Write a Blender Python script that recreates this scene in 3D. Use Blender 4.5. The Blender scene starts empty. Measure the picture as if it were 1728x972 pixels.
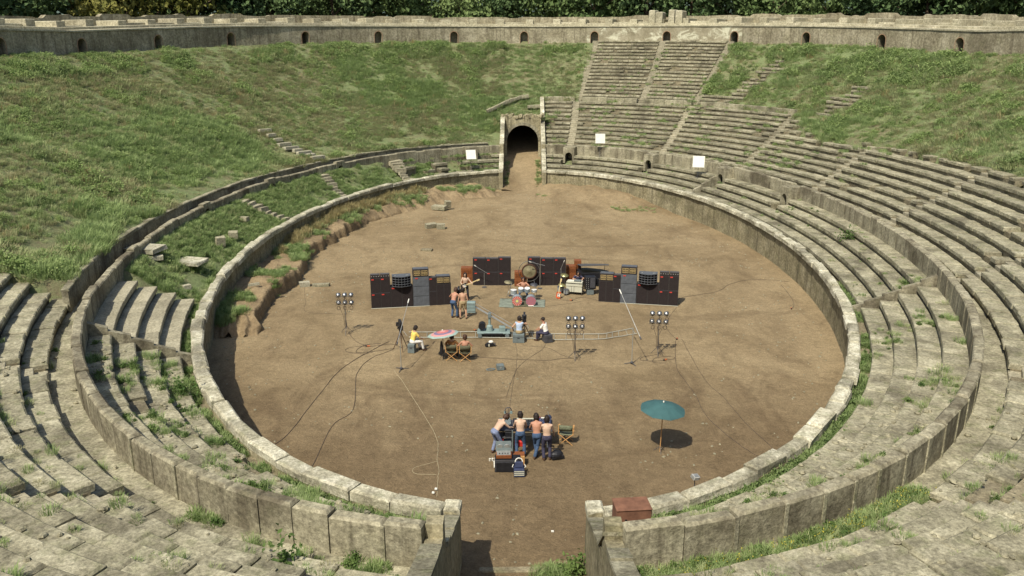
import bpy, bmesh, math, random
import numpy as np
from mathutils import Vector, Matrix, Euler

random.seed(7)
rng = np.random.default_rng(11)
sc = bpy.context.scene
COL = sc.collection
R = math.radians

# ------------------------------------------------------------------ camera
cam_d = bpy.data.cameras.new('camera')
cam = bpy.data.objects.new('camera', cam_d)
COL.objects.link(cam)
cam_d.sensor_fit = 'HORIZONTAL'
cam_d.sensor_width = 36.0
cam_d.lens = 1390.49 / 1728 * 36.0
cam_d.clip_start = 0.1
cam_d.clip_end = 6000
cam.location = (-0.077, -53.895, 14.762)
cam.rotation_euler = (math.pi / 2 - 0.28501, 0.0, 0.01339)
sc.camera = cam

# ------------------------------------------------------------------ sky, sun, exposure
SUN_EL, SUN_AZ = 54.0, 29.0      # shadows fall away from the camera and to the right
world = bpy.data.worlds.new('World')
sc.world = world
world.use_nodes = True
wn = world.node_tree
sky = wn.nodes.new('ShaderNodeTexSky')
sky.sky_type = 'NISHITA'
sky.sun_disc = False
sky.sun_elevation = R(SUN_EL)
sky.sun_rotation = R(180 + SUN_AZ)
sky.dust_density = 2.0
wn.links.new(sky.outputs[0], wn.nodes['Background'].inputs[0])
wn.nodes['Background'].inputs[1].default_value = 0.10

sun_d = bpy.data.lights.new('sun', 'SUN')
sun_d.energy = 3.7
sun_d.angle = R(0.6)
sun_d.color = (1.0, 0.945, 0.83)
sun = bpy.data.objects.new('sun', sun_d)
COL.objects.link(sun)
_a = R(SUN_AZ)
_dir = Vector((math.sin(_a) * math.cos(R(SUN_EL)), math.cos(_a) * math.cos(R(SUN_EL)), -math.sin(R(SUN_EL))))
sun.rotation_euler = _dir.to_track_quat('-Z', 'Y').to_euler()
sun.location = (-30, -60, 80)

sc.view_settings.view_transform = 'Standard'
sc.view_settings.look = 'None'
sc.view_settings.exposure = 0.56
sc.view_settings.gamma = 1.0
sc.view_settings.use_curve_mapping = False
sc.render.engine = 'CYCLES'
sc.cycles.max_bounces = 4
sc.cycles.diffuse_bounces = 2
sc.cycles.transparent_max_bounces = 4
sc.cycles.use_denoising = True

# ------------------------------------------------------------------ materials
def srgb(r, g, b):
    f = lambda c: (c / 255 / 12.92) if c / 255 <= 0.04045 else ((c / 255 + 0.055) / 1.055) ** 2.4
    return (f(r), f(g), f(b))

class NT:
    def __init__(s, name, rough=0.9, spec=0.2):
        s.m = bpy.data.materials.new(name)
        s.m.use_nodes = True
        s.n = s.m.node_tree.nodes
        s.l = s.m.node_tree.links
        s.b = s.n['Principled BSDF']
        s.b.inputs['Roughness'].default_value = rough
        s.b.inputs['Specular IOR Level'].default_value = spec
        s.co = s.n.new('ShaderNodeTexCoord').outputs['Object']
    def map(s, scale=(1, 1, 1)):
        m = s.n.new('ShaderNodeMapping')
        m.inputs['Scale'].default_value = scale
        s.l.new(s.co, m.inputs['Vector'])
        return m.outputs[0]
    def noise(s, scale, detail=4, rough=0.6, vec=None, dist=0.0):
        t = s.n.new('ShaderNodeTexNoise')
        t.inputs['Scale'].default_value = scale
        t.inputs['Detail'].default_value = detail
        t.inputs['Roughness'].default_value = rough
        t.inputs['Distortion'].default_value = dist
        s.l.new(vec if vec is not None else s.co, t.inputs['Vector'])
        return t.outputs['Fac']
    def ramp(s, fac, stops):
        r = s.n.new('ShaderNodeValToRGB')
        e = r.color_ramp.elements
        while len(e) > 1:
            e.remove(e[-1])
        e[0].position = stops[0][0]
        c = stops[0][1]
        e[0].color = (c[0], c[1], c[2], 1) if not isinstance(c, (int, float)) else (c, c, c, 1)
        for p, c in stops[1:]:
            q = e.new(p)
            q.color = (c[0], c[1], c[2], 1) if not isinstance(c, (int, float)) else (c, c, c, 1)
        s.l.new(fac, r.inputs[0])
        return r.outputs[0]
    def mix(s, fac, a, b, mode='MIX'):
        m = s.n.new('ShaderNodeMix')
        m.data_type = 'RGBA'
        m.blend_type = mode
        for i, v in ((0, fac), (6, a), (7, b)):
            if isinstance(v, (int, float)):
                m.inputs[i].default_value = v
            elif isinstance(v, tuple):
                m.inputs[i].default_value = (v[0], v[1], v[2], 1)
            else:
                s.l.new(v, m.inputs[i])
        return m.outputs[2]
    def math(s, op, a, b=0.0):
        m = s.n.new('ShaderNodeMath')
        m.operation = op
        for i, v in ((0, a), (1, b)):
            if isinstance(v, (int, float)):
                m.inputs[i].default_value = v
            else:
                s.l.new(v, m.inputs[i])
        return m.outputs[0]
    def sep(s):
        x = s.n.new('ShaderNodeSeparateXYZ')
        s.l.new(s.co, x.inputs[0])
        return x.outputs
    def rnd(s):
        return s.n.new('ShaderNodeObjectInfo').outputs['Random']
    def color(s, c):
        if isinstance(c, tuple):
            s.b.inputs['Base Color'].default_value = (c[0], c[1], c[2], 1)
        else:
            s.l.new(c, s.b.inputs['Base Color'])
    def bump(s, h, strength=0.4, dist=0.05):
        b = s.n.new('ShaderNodeBump')
        b.inputs['Strength'].default_value = strength
        b.inputs['Distance'].default_value = dist
        s.l.new(h, b.inputs['Height'])
        s.l.new(b.outputs[0], s.b.inputs['Normal'])

def simple(name, col, rough=0.7, var=0.25, scale=6.0, metal=0.0, spec=0.3, bump=0.0):
    m = NT(name, rough, spec)
    n = m.noise(scale, 5)
    lo = tuple(c * (1 - var) for c in col)
    hi = tuple(min(1, c * (1 + var)) for c in col)
    m.color(m.ramp(n, [(0.3, lo), (0.7, hi)]))
    m.b.inputs['Metallic'].default_value = metal
    if bump:
        m.bump(n, bump, 0.02)
    return m.m

M = {}
# arena earth
g = NT('arena_earth', 0.98, 0.1)
n1 = g.noise(0.16, 6, 0.62, dist=0.6)
n2 = g.noise(1.3, 6, 0.7)
n3 = g.noise(14.0, 5, 0.75)
n4 = g.noise(0.55, 5, 0.65, g.map((1.0, 0.35, 1.0)), 0.8)
base = g.ramp(n1, [(0.32, (0.178, 0.130, 0.070)), (0.46, (0.234, 0.174, 0.096)), (0.62, (0.285, 0.216, 0.121))])
yy = g.sep()[1]
xx = g.sep()[0]
near = g.math('ADD', g.math('MULTIPLY', yy, -0.085), g.math('MULTIPLY', n4, 1.5))     # damp trampled soil towards the near gate, with some lens vignetting painted in
nearm = g.ramp(g.math('ADD', near, -1.92), [(0.30, 0.0), (0.95, 1.0)])
rx = g.math('POWER', g.math('MULTIPLY', xx, 1 / 17.7), 2.0)
ry = g.math('POWER', g.math('MULTIPLY', yy, 1 / 33.4), 2.0)
rr = g.math('ADD', g.math('ADD', rx, ry), g.math('MULTIPLY', n4, 0.55))
edge = g.ramp(rr, [(1.08, 0.0), (1.42, 1.0)])
edge = g.math('MULTIPLY', edge, g.ramp(g.math('MULTIPLY', xx, 1 / 17.7), [(0.0, 0.45), (0.45, 1.0)]))
trk = g.math('ABSOLUTE', g.math('ADD', xx, g.math('MULTIPLY', g.math('ADD', n1, -0.5), 6.0)))
trk = g.math('MULTIPLY', g.ramp(g.math('MULTIPLY', trk, 0.25), [(0.15, 1.0), (0.75, 0.0)]), g.ramp(g.math('MULTIPLY', yy, 1 / 33.4), [(0.1, 0.0), (0.5, 1.0)]))
dirt = g.mix(n2, (0.105, 0.072, 0.039), (0.175, 0.123, 0.068))
c = g.mix(g.math('MULTIPLY', nearm, 0.7), base, dirt)
c = g.mix(g.math('MULTIPLY', edge, 0.8), c, dirt)
c = g.mix(g.math('MULTIPLY', trk, 0.55), c, (0.29, 0.222, 0.128))
c = g.mix(g.math('MULTIPLY', g.ramp(n4, [(0.52, 0.0), (0.68, 1.0)]), 0.45), c, (0.125, 0.088, 0.049))
n5 = g.noise(4.5, 6, 0.75)
c = g.mix(0.5, c, g.ramp(n3, [(0.3, 0.2), (0.7, 0.8)]), 'OVERLAY')
c = g.mix(0.35, c, g.ramp(n5, [(0.33, 0.25), (0.67, 0.75)]), 'OVERLAY')
c = g.mix(0.35, c, g.ramp(n2, [(0.3, 0.3), (0.7, 0.7)]), 'OVERLAY')
# wheel and drag marks pressed into the earth
wob = g.math('MULTIPLY', g.math('ADD', g.noise(0.35, 3), -0.5), 2.2)
for (a0, a1, a2, hw, x0, x1) in ((-9.6, -0.10, 0.012, 0.16, 6.0, 17.0), (-9.0, -0.12, 0.012, 0.14, 7.0, 17.0), (3.5, 0.16, -0.02, 0.2, -9.0, 9.0), (-20.5, 0.05, 0.03, 0.18, -9.0, 3.0), (-21.3, 0.06, 0.03, 0.16, -9.0, 3.0), (-27.0, 0.25, 0.03, 0.2, 0.5, 10.0), (9.0, -0.35, 0.03, 0.22, -4.0, 12.0)):
    cy = g.math('ADD', g.math('MULTIPLY', xx, a1), g.math('ADD', g.math('MULTIPLY', g.math('POWER', xx, 2.0), a2), a0))
    dl = g.math('ABSOLUTE', g.math('ADD', g.math('SUBTRACT', yy, cy), wob))
    mk = g.ramp(g.math('MULTIPLY', dl, 0.5), [(hw * 0.3, 1.0), (hw * 0.9, 0.0)])
    rg = g.ramp(g.math('MULTIPLY', g.math('SUBTRACT', xx, x0), 1.0 / (x1 - x0)), [(0.0, 0.0), (0.12, 1.0), (0.85, 1.0), (1.0, 0.0)])
    k_ = g.math('MULTIPLY', g.math('MULTIPLY', mk, rg), g.ramp(n2, [(0.4, 0.1), (0.6, 0.5)]))
    c = g.mix(k_, c, (0.115, 0.08, 0.045))
g.color(c)
g.bump(g.math('ADD', g.math('ADD', n3, g.math('MULTIPLY', n5, 1.5)), g.math('MULTIPLY', n2, 2.0)), 0.8, 0.06)
M['arena'] = g.m

def earthmat(name, a, b, cc, s=0.8):
    m = NT(name, 0.98, 0.1)
    x = m.noise(s, 6, 0.7)
    y = m.noise(s * 9, 5, 0.7)
    col = m.ramp(x, [(0.3, a), (0.5, b), (0.7, cc)])
    m.color(m.mix(0.5, col, m.ramp(y, [(0.25, 0.2), (0.75, 0.8)]), 'OVERLAY'))
    m.bump(m.math('ADD', x, y), 0.8, 0.12)
    return m.m
M['bank'] = earthmat('bank_earth', (0.16, 0.115, 0.064), (0.25, 0.185, 0.104), (0.31, 0.235, 0.135))
M['slope'] = earthmat('slope_soil', (0.17, 0.155, 0.075), (0.235, 0.19, 0.10), (0.29, 0.215, 0.125), 0.35)
s_ = NT('slope_turf', 0.98, 0.08)
_big = s_.noise(0.10, 5, 0.6); _mid = s_.noise(0.9, 6, 0.7, dist=0.3); _fin = s_.noise(5.0, 6, 0.75)
_grn = s_.mix(_fin, (0.115, 0.152, 0.06), (0.215, 0.25, 0.115))
_soil = s_.mix(_fin, (0.125, 0.105, 0.06), (0.235, 0.19, 0.115))
_fac = s_.math('ADD', s_.math('MULTIPLY', _mid, 0.65), s_.math('ADD', s_.math('MULTIPLY', _fin, 0.35), s_.math('MULTIPLY', _big, 0.45)))
s_.color(s_.mix(s_.ramp(_fac, [(0.55, 0.0), (0.78, 1.0)]), _soil, _grn))
s_.bump(s_.math('ADD', _mid, _fin), 0.9, 0.15)
M['slope'] = s_.m
M['terrain'] = earthmat('outer_ground', (0.08, 0.1, 0.035), (0.12, 0.12, 0.05), (0.16, 0.14, 0.07), 0.05)

def stonemat(name, lo, mid, hi, stain=(0.07, 0.06, 0.04), amt=0.6, streak=False, s=1.2, moss=0.0):
    m = NT(name, 0.95, 0.15)
    a = m.noise(s, 6, 0.68)
    b = m.noise(s * 8, 5, 0.7)
    f = m.noise(s * 0.45, 5, 0.6)
    col = m.ramp(a, [(0.3, lo), (0.5, mid), (0.68, hi)])
    r = m.rnd()
    col = m.mix(0.35, col, m.ramp(r, [(0.0, 0.3), (1.0, 0.72)]), 'OVERLAY')
    st = m.ramp(f, [(0.5, 0.0), (0.64, 1.0)])
    col = m.mix(m.math('MULTIPLY', st, amt), col, stain)
    if streak:
        v = m.noise(1.6, 4, 0.6, m.map((1.6, 1.6, 0.14)))
        col = m.mix(m.math('MULTIPLY', m.ramp(v, [(0.5, 0.0), (0.66, 1.0)]), 0.65), col, stain)
    if moss:
        q = m.noise(s * 1.7, 5, 0.6, m.map((1, 1, 1.3)))
        col = m.mix(m.math('MULTIPLY', m.ramp(q, [(0.52, 0.0), (0.66, 1.0)]), moss), col, (0.10, 0.115, 0.04))
    col = m.mix(0.6, col, m.ramp(b, [(0.28, 0.15), (0.72, 0.85)]), 'OVERLAY')
    w = m.noise(s * 22, 4, 0.7)
    col = m.mix(0.35, col, m.ramp(w, [(0.3, 0.2), (0.7, 0.8)]), 'OVERLAY')
    pit = m.noise(s * 4.5, 5, 0.75, dist=0.4)
    col = m.mix(m.math('MULTIPLY', m.ramp(pit, [(0.60, 0.0), (0.68, 1.0)]), 0.45), col, stain)
    m.color(col)
    m.bump(m.math('ADD', a, m.math('MULTIPLY', b, 0.5)), 0.7, 0.06)
    return m.m
M['stone'] = stonemat('seat_stone', (0.178, 0.162, 0.106), (0.27, 0.246, 0.163), (0.38, 0.35, 0.24), moss=0.35)
M['stone_lt'] = stonemat('coping_stone', (0.26, 0.238, 0.16), (0.40, 0.37, 0.262), (0.57, 0.54, 0.41), amt=0.6, moss=0.3)
M['tread'] = stonemat('smooth_tread', (0.25, 0.225, 0.152), (0.31, 0.28, 0.19), (0.37, 0.335, 0.235), amt=0.3)
M['wall'] = stonemat('podium_wall', (0.19, 0.165, 0.095), (0.275, 0.24, 0.145), (0.35, 0.31, 0.2), (0.10, 0.088, 0.055), 0.5, True, 0.8, 0.2)
M['slab'] = stonemat('parapet_slab', (0.20, 0.178, 0.115), (0.27, 0.243, 0.163), (0.35, 0.32, 0.22), (0.085, 0.07, 0.046), 0.75, True, 0.9, 0.12)
M['gallery'] = stonemat('gallery_masonry', (0.19, 0.165, 0.105), (0.265, 0.235, 0.155), (0.35, 0.315, 0.22), (0.12, 0.1, 0.065), 0.5, True, 0.6, 0.12)
m_ = NT('plastered_masonry', 0.95, 0.15)
_a = m_.noise(0.9, 6, 0.68); _b = m_.noise(7, 5, 0.7); _c = m_.noise(0.55, 6, 0.7, m_.map((1.0, 1.0, 1.5)), 0.5)
_k = m_.ramp(_a, [(0.3, (0.19, 0.165, 0.105)), (0.5, (0.265, 0.235, 0.155)), (0.68, (0.35, 0.315, 0.22))])
_k = m_.mix(m_.ramp(_c, [(0.52, 0.0), (0.60, 1.0)]), _k, (0.52, 0.50, 0.36))
m_.color(m_.mix(0.45, _k, m_.ramp(_b, [(0.25, 0.2), (0.75, 0.8)]), 'OVERLAY'))
m_.bump(_a, 0.5, 0.06)
M['plastered'] = m_.m
M['plaster'] = stonemat('pale_plaster', (0.5, 0.47, 0.34), (0.62, 0.6, 0.46), (0.72, 0.7, 0.56), (0.26, 0.23, 0.15), 0.6, False, 1.5)
M['terrace'] = stonemat('terrace_stone', (0.26, 0.235, 0.155), (0.36, 0.33, 0.225), (0.46, 0.42, 0.3), (0.18, 0.155, 0.1), 0.4, False, 0.7)
M['riser'] = stonemat('riser_earth', (0.15, 0.125, 0.078), (0.205, 0.175, 0.11), (0.26, 0.225, 0.145), s=1.0, moss=0.3)
M['brick'] = simple('arch_brick', (0.29, 0.19, 0.115), 0.9, 0.35, 8)
M['darkroom'] = simple('shade_plaster', (0.05, 0.045, 0.04), 0.95, 0.3, 1)  # near-black colour stands in for the shade inside passages and tunnels

def leafmat(name, a, b, trans=0.42):
    m = NT(name, 0.75, 0.15)
    r = m.rnd()
    g_ = m.n.new('ShaderNodeNewGeometry').outputs['Random Per Island']
    k = m.math('MULTIPLY', m.math('ADD', r, g_), 0.5)
    col = m.ramp(k, [(0.15, a), (0.85, b)])
    m.color(col)
    t = m.n.new('ShaderNodeBsdfTranslucent')
    m.l.new(col, t.inputs[0])
    mx = m.n.new('ShaderNodeMixShader')
    mx.inputs[0].default_value = trans
    m.l.new(m.b.outputs[0], mx.inputs[1])
    m.l.new(t.outputs[0], mx.inputs[2])
    m.l.new(mx.outputs[0], m.n['Material Output'].inputs[0])
    return m.m
M['grassA'] = leafmat('grass_green', (0.22, 0.305, 0.105), (0.36, 0.44, 0.19))
M['grassB'] = leafmat('grass_olive', (0.29, 0.33, 0.145), (0.43, 0.47, 0.23))
M['grassC'] = leafmat('grass_straw', (0.30, 0.25, 0.11), (0.46, 0.39, 0.20))
M['shrub'] = leafmat('shrub_leaf', (0.15, 0.215, 0.075), (0.26, 0.325, 0.125))
M['weed'] = leafmat('weed_leaf', (0.085, 0.15, 0.04), (0.18, 0.25, 0.075))
M['flower'] = leafmat('yellow_flower', (0.5, 0.42, 0.05), (0.65, 0.55, 0.1))
M['treeA'] = leafmat('tree_leaf_dark', (0.065, 0.11, 0.04), (0.135, 0.19, 0.07), 0.15)
M['treeB'] = leafmat('tree_leaf_mid', (0.09, 0.14, 0.045), (0.175, 0.23, 0.08), 0.15)
M['bushL'] = leafmat('bush_leaf_light', (0.20, 0.285, 0.09), (0.36, 0.44, 0.17))
M['grassD'] = leafmat('grass_dry_olive', (0.28, 0.275, 0.14), (0.43, 0.40, 0.22))
M['treeC'] = leafmat('tree_leaf_yellow', (0.13, 0.14, 0.03), (0.24, 0.22, 0.06), 0.15)
M['bark'] = simple('bark', (0.12, 0.085, 0.055), 0.95, 0.4, 5)

# ------------------------------------------------------------------ helpers
class MB:
    """collects shapes; build() links them as ONE mesh object"""
    def __init__(s):
        s.v, s.f = [], []
    def add(s, v, f):
        o = len(s.v)
        s.v += [tuple(p) for p in v]
        s.f += [tuple(i + o for i in q) for q in f]
        return s
    def box(s, c, size, rot=(0, 0, 0), bev=0.0):
        hx, hy, hz = size[0] / 2, size[1] / 2, size[2] / 2
        mt = Euler(rot).to_matrix()
        if bev <= 0:
            pts = [(x, y, z) for z in (-hz, hz) for x, y in ((-hx, -hy), (hx, -hy), (hx, hy), (-hx, hy))]
            fs = [(3, 2, 1, 0), (4, 5, 6, 7), (0, 1, 5, 4), (1, 2, 6, 5), (2, 3, 7, 6), (3, 0, 4, 7)]
        else:
            b = bev
            pts = []
            for z, i in ((-hz, b), (-hz + b, 0), (hz - b, 0), (hz, b)):
                pts += [(-hx + i, -hy + i, z), (hx - i, -hy + i, z), (hx - i, hy - i, z), (-hx + i, hy - i, z)]
            fs = [(3, 2, 1, 0), (12, 13, 14, 15)]
            for k in (0, 4, 8):
                for i in range(4):
                    j = (i + 1) % 4
                    fs.append((k + i, k + j, k + 4 + j, k + 4 + i))
        s.add([mt @ Vector(p) + Vector(c) for p in pts], fs)
        return s
    def cyl(s, p0, p1, r0, r1=None, n=10, cap=True):
        r1 = r0 if r1 is None else r1
        p0, p1 = Vector(p0), Vector(p1)
        d = (p1 - p0)
        if d.length < 1e-6:
            return s
        q = d.to_track_quat('Z', 'Y').to_matrix()
        v = []
        for p, r in ((p0, r0), (p1, r1)):
            for i in range(n):
                a = 2 * math.pi * i / n
                v.append(p + q @ Vector((r * math.cos(a), r * math.sin(a), 0)))
        f = [(i, (i + 1) % n, n + (i + 1) % n, n + i) for i in range(n)]
        if cap:
            f += [tuple(reversed(range(n))), tuple(range(n, 2 * n))]
        s.add(v, f)
        return s
    def tube(s, pts, r, n=6):
        for a, b in zip(pts[:-1], pts[1:]):
            s.cyl(a, b, r, r, n)
        return s
    def ell(s, c, r, rot=(0, 0, 0), nu=12, nv=8):
        mt = Euler(rot).to_matrix() if not isinstance(rot, Matrix) else rot
        v, f = [], []
        for j in range(nv + 1):
            ph = math.pi * j / nv
            for i in range(nu):
                a = 2 * math.pi * i / nu
                v.append(mt @ Vector((r[0] * math.sin(ph) * math.cos(a), r[1] * math.sin(ph) * math.sin(a), r[2] * math.cos(ph))) + Vector(c))
        for j in range(nv):
            for i in range(nu):
                k = (i + 1) % nu
                f.append((j * nu + i, (j + 1) * nu + i, (j + 1) * nu + k, j * nu + k))
        s.add(v, f)
        return s
    def torus(s, c, R0, r, rot=(0, 0, 0), n=20, m=6, sq=1.0):
        mt = Euler(rot).to_matrix()
        v, f = [], []
        for i in range(n):
            a = 2 * math.pi * i / n
            for j in range(m):
                b = 2 * math.pi * j / m
                v.append(mt @ Vector(((R0 + r * math.cos(b)) * math.cos(a), (R0 + r * math.cos(b)) * math.sin(a) * sq, r * math.sin(b))) + Vector(c))
        for i in range(n):
            for j in range(m):
                f.append((i * m + j, ((i + 1) % n) * m + j, ((i + 1) % n) * m + (j + 1) % m, i * m + (j + 1) % m))
        s.add(v, f)
        return s
    def lathe(s, prof, c=(0, 0, 0), n=16, rot=(0, 0, 0)):
        mt = Euler(rot).to_matrix()
        v, f = [], []
        for r, z in prof:
            for i in range(n):
                a = 2 * math.pi * i / n
                v.append(mt @ Vector((r * math.cos(a), r * math.sin(a), z)) + Vector(c))
        for j in range(len(prof) - 1):
            for i in range(n):
                k = (i + 1) % n
                f.append((j * n + i, j * n + k, (j + 1) * n + k, (j + 1) * n + i))
        s.add(v, f)
        return s
    def mesh(s, name, mat):
        me = bpy.data.meshes.new(name)
        me.from_pydata(s.v, [], s.f)
        me.update()
        if mat is not None:
            me.materials.append(mat)
        return me
    def build(s, name, mat, parent=None, smooth=False):
        me = s.mesh(name, mat)
        if smooth:
            me.polygons.foreach_set('use_smooth', [True] * len(me.polygons))
        o = bpy.data.objects.new(name, me)
        COL.objects.link(o)
        if parent is not None:
            o.parent = parent
        return o

def tag(o, label=None, cat=None, group=None, kind=None):
    if label: o['label'] = label
    if cat: o['category'] = cat
    if group: o['group'] = group
    if kind: o['kind'] = kind
    return o

def thing(name, label, cat, loc=(0, 0, 0), rz=0.0, group=None):
    o = bpy.data.objects.new(name, None)
    o.empty_display_size = 0.3
    COL.objects.link(o)
    o.location = loc
    o.rotation_euler = (0, 0, rz)
    return tag(o, label, cat, group)

def copy_tree(o, parent=None):
    c = o.copy()
    COL.objects.link(c)
    c.parent = parent
    for ch in list(o.children):
        copy_tree(ch, c)
    return c

# value noise for shapes
_perm = rng.random((256, 256))
def vnoise(x, y):
    x = np.asarray(x, float); y = np.asarray(y, float)
    xi = np.floor(x).astype(int); yi = np.floor(y).astype(int)
    fx = x - xi; fy = y - yi
    fx = fx * fx * (3 - 2 * fx); fy = fy * fy * (3 - 2 * fy)
    g_ = lambda a, b: _perm[a % 256, b % 256]
    return (g_(xi, yi) * (1 - fx) + g_(xi + 1, yi) * fx) * (1 - fy) + (g_(xi, yi + 1) * (1 - fx) + g_(xi + 1, yi + 1) * fx) * fy
def fbm(x, y, o=4):
    s_, a, t_ = 0, 0.5, 0
    for k in range(o):
        s_ = s_ + a * vnoise(x * 2 ** k + 17.3 * k, y * 2 ** k + 5.1 * k)
        t_ += a
        a *= 0.5
    return s_ / t_

def grid_mesh(name, X, Y, Z, mat, flip=False, skip=None):
    h, w = X.shape
    v = np.stack([X, Y, Z], -1).reshape(-1, 3)
    i = np.arange(h * w).reshape(h, w)
    q = np.stack([i[:-1, :-1], i[:-1, 1:], i[1:, 1:], i[1:, :-1]], -1)
    if flip: q = q[..., ::-1]
    if skip is not None: q = q[~skip]
    q = q.reshape(-1, 4)
    me = bpy.data.meshes.new(name)
    me.from_pydata(v.tolist(), [], q.tolist())
    me.update()
    me.materials.append(mat)
    me.polygons.foreach_set('use_smooth', [True] * len(me.polygons))
    o = bpy.data.objects.new(name, me)
    COL.objects.link(o)
    return o

# ------------------------------------------------------------------ the oval: every tier runs parallel to the arena ellipse
EA, EB = 33.4, 17.7
def PT(t, d):
    """point at ellipse parameter t (radians), offset d outward"""
    c, s = np.cos(t), np.sin(t)
    nx, ny = c / EB, s / EA
    l = np.hypot(nx, ny)
    return EB * c + d * nx / l, EA * s + d * ny / l
def DZ(t, d):
    """the upper tier and its wall stand a little lower along the flanks"""
    return -np.minimum(1.2, 0.75 * (np.abs(np.cos(t)) / 0.75) ** 3) * np.clip((d - 13.0) / 12.0, 0, 1)
def P3(t, d, z):
    x, y = PT(t, d)
    return (float(x), float(y), float(z + DZ(t, d)))
def speed(t, d):
    e = 1e-4
    a = PT(t + e, d); b = PT(t - e, d)
    return math.hypot(a[0] - b[0], a[1] - b[1]) / (2 * e)
XG = {(1, 1): 1.95, (1, -1): -2.22, (-1, 1): 1.78, (-1, -1): -1.84}     # faces of the two gate passages
GW = 0.42
def tgate(d, end, side, extra=GW):
    x0 = XG[(end, side)] + side * extra
    lo, hi = 0.0, 0.7
    for _ in range(40):
        m = (lo + hi) / 2
        x = abs(PT(math.pi / 2 - m, d)[0])
        if x < abs(x0): lo = m
        else: hi = m
    base = math.pi / 2 * end
    return base - lo if side * end > 0 else base + lo
def arc(d, side):
    """start and end parameter of the right (side 1) or left (side -1) half at offset d"""
    if side == 1:
        return tgate(d, -1, 1), tgate(d, 1, 1)
    a, b = tgate(d, 1, -1), tgate(d, -1, -1)
    return a, b + 2 * math.pi
def split(ta, tb, d, L, jit=0.25):
    """cut the curve between two parameters into stones about L long"""
    n = max(8, int(abs(tb - ta) * 180))
    ts = np.linspace(ta, tb, n + 1)
    x, y = PT(ts, d)
    s_ = np.concatenate([[0], np.cumsum(np.hypot(np.diff(x), np.diff(y)))])
    out = [0.0]
    while out[-1] < s_[-1] - 0.6 * L:
        out.append(out[-1] + L * random.uniform(1 - jit, 1 + jit))
    if s_[-1] - out[-1] < 0.5 * L and len(out) > 1: out[-1] = s_[-1]
    else: out.append(s_[-1])
    return np.interp(out, s_, ts)
def hexa(mb, t0, t1, d0, d1, z0, z1, gap=0.012, jit=0.02, bev=0.03, dz=None):
    """a worn stone following the curve"""
    d_ = (d0 + d1) / 2
    sp = speed((t0 + t1) / 2, d_)
    g_ = gap / sp
    t0, t1 = t0 + g_, t1 - g_
    j = lambda k=1.0: random.uniform(-jit, jit) * k
    bt = bev / sp
    ring = lambda ta, tb, da, db: [(ta, da), (tb, da), (tb, db), (ta, db)]
    zz = z1 + (dz if dz is not None else j(0.6))
    v = [P3(a, b, z0) for a, b in ring(t0, t1, d0, d1)]
    dd = [(j(), j()) for _ in range(4)]
    v += [P3(a + q[0] / sp * .5, b + q[1], zz - bev + j(.3)) for (a, b), q in zip(ring(t0, t1, d0, d1), dd)]
    v += [P3(a + q[0] / sp * .5, b + q[1], zz + j(.3)) for (a, b), q in zip(ring(t0 + bt, t1 - bt, d0 + bev, d1 - bev), dd)]
    f = [(8, 9, 10, 11)]
    for k in (0, 4):
        for i in range(4):
            n_ = (i + 1) % 4
            f.append((k + i, k + n_, k + 4 + n_, k + 4 + i))
    mb.add(v, [q[::-1] for q in f])
def sweep(mb, ta, tb, prof, step=0.6):
    """sweep a (d,z) profile along the curve"""
    n = max(2, int(abs(tb - ta) * speed((ta + tb) / 2, prof[0][0]) / step) + 1)
    ts = np.linspace(ta, tb, n + 1)
    v, f = [], []
    m = len(prof)
    for t in ts:
        v += [P3(t, d, z) for d, z in prof]
    for i in range(n):
        for k in range(m - 1):
            f.append((i * m + k, i * m + k + 1, (i + 1) * m + k + 1, (i + 1) * m + k))
    for i in (0, n):
        f.append(tuple(range(i * m, i * m + m)))
    mb.add(v, f)
D = R

# ================================================================== SETTING
# outer ground to the horizon
N = 96
ts = np.linspace(0, 2 * math.pi, N + 1)
ds = np.array([32.0, 34, 40, 60, 110, 220, 500, 1500, 4000])
Tg, Dg = np.meshgrid(ts, ds)
X, Y = PT(Tg, Dg)
o = grid_mesh('outer_ground', X, Y, np.where(Dg > 33, 9.0, 9.0) + 0 * X, M['terrain'])
tag(o, kind='structure')
# far hill, a bluish ridge seen over the wall
hx = np.linspace(-1800, 2600, 60)
hy = np.array([1500.0, 1900, 2300])
X, Y = np.meshgrid(hx, hy)
Z = 9 + np.array([0, 1, 0])[:, None] * (190 + 150 * np.exp(-((X - 900) / 500) ** 2) + 40 * fbm(X / 300, Y / 300)) - 20 * np.array([1, 0, 1])[:, None]
hm = earthmat('hill_scrub', (0.06, 0.09, 0.07), (0.08, 0.11, 0.09), (0.10, 0.13, 0.11), 0.01)
tag(grid_mesh('hill', X, Y, Z, hm), kind='structure')

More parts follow.
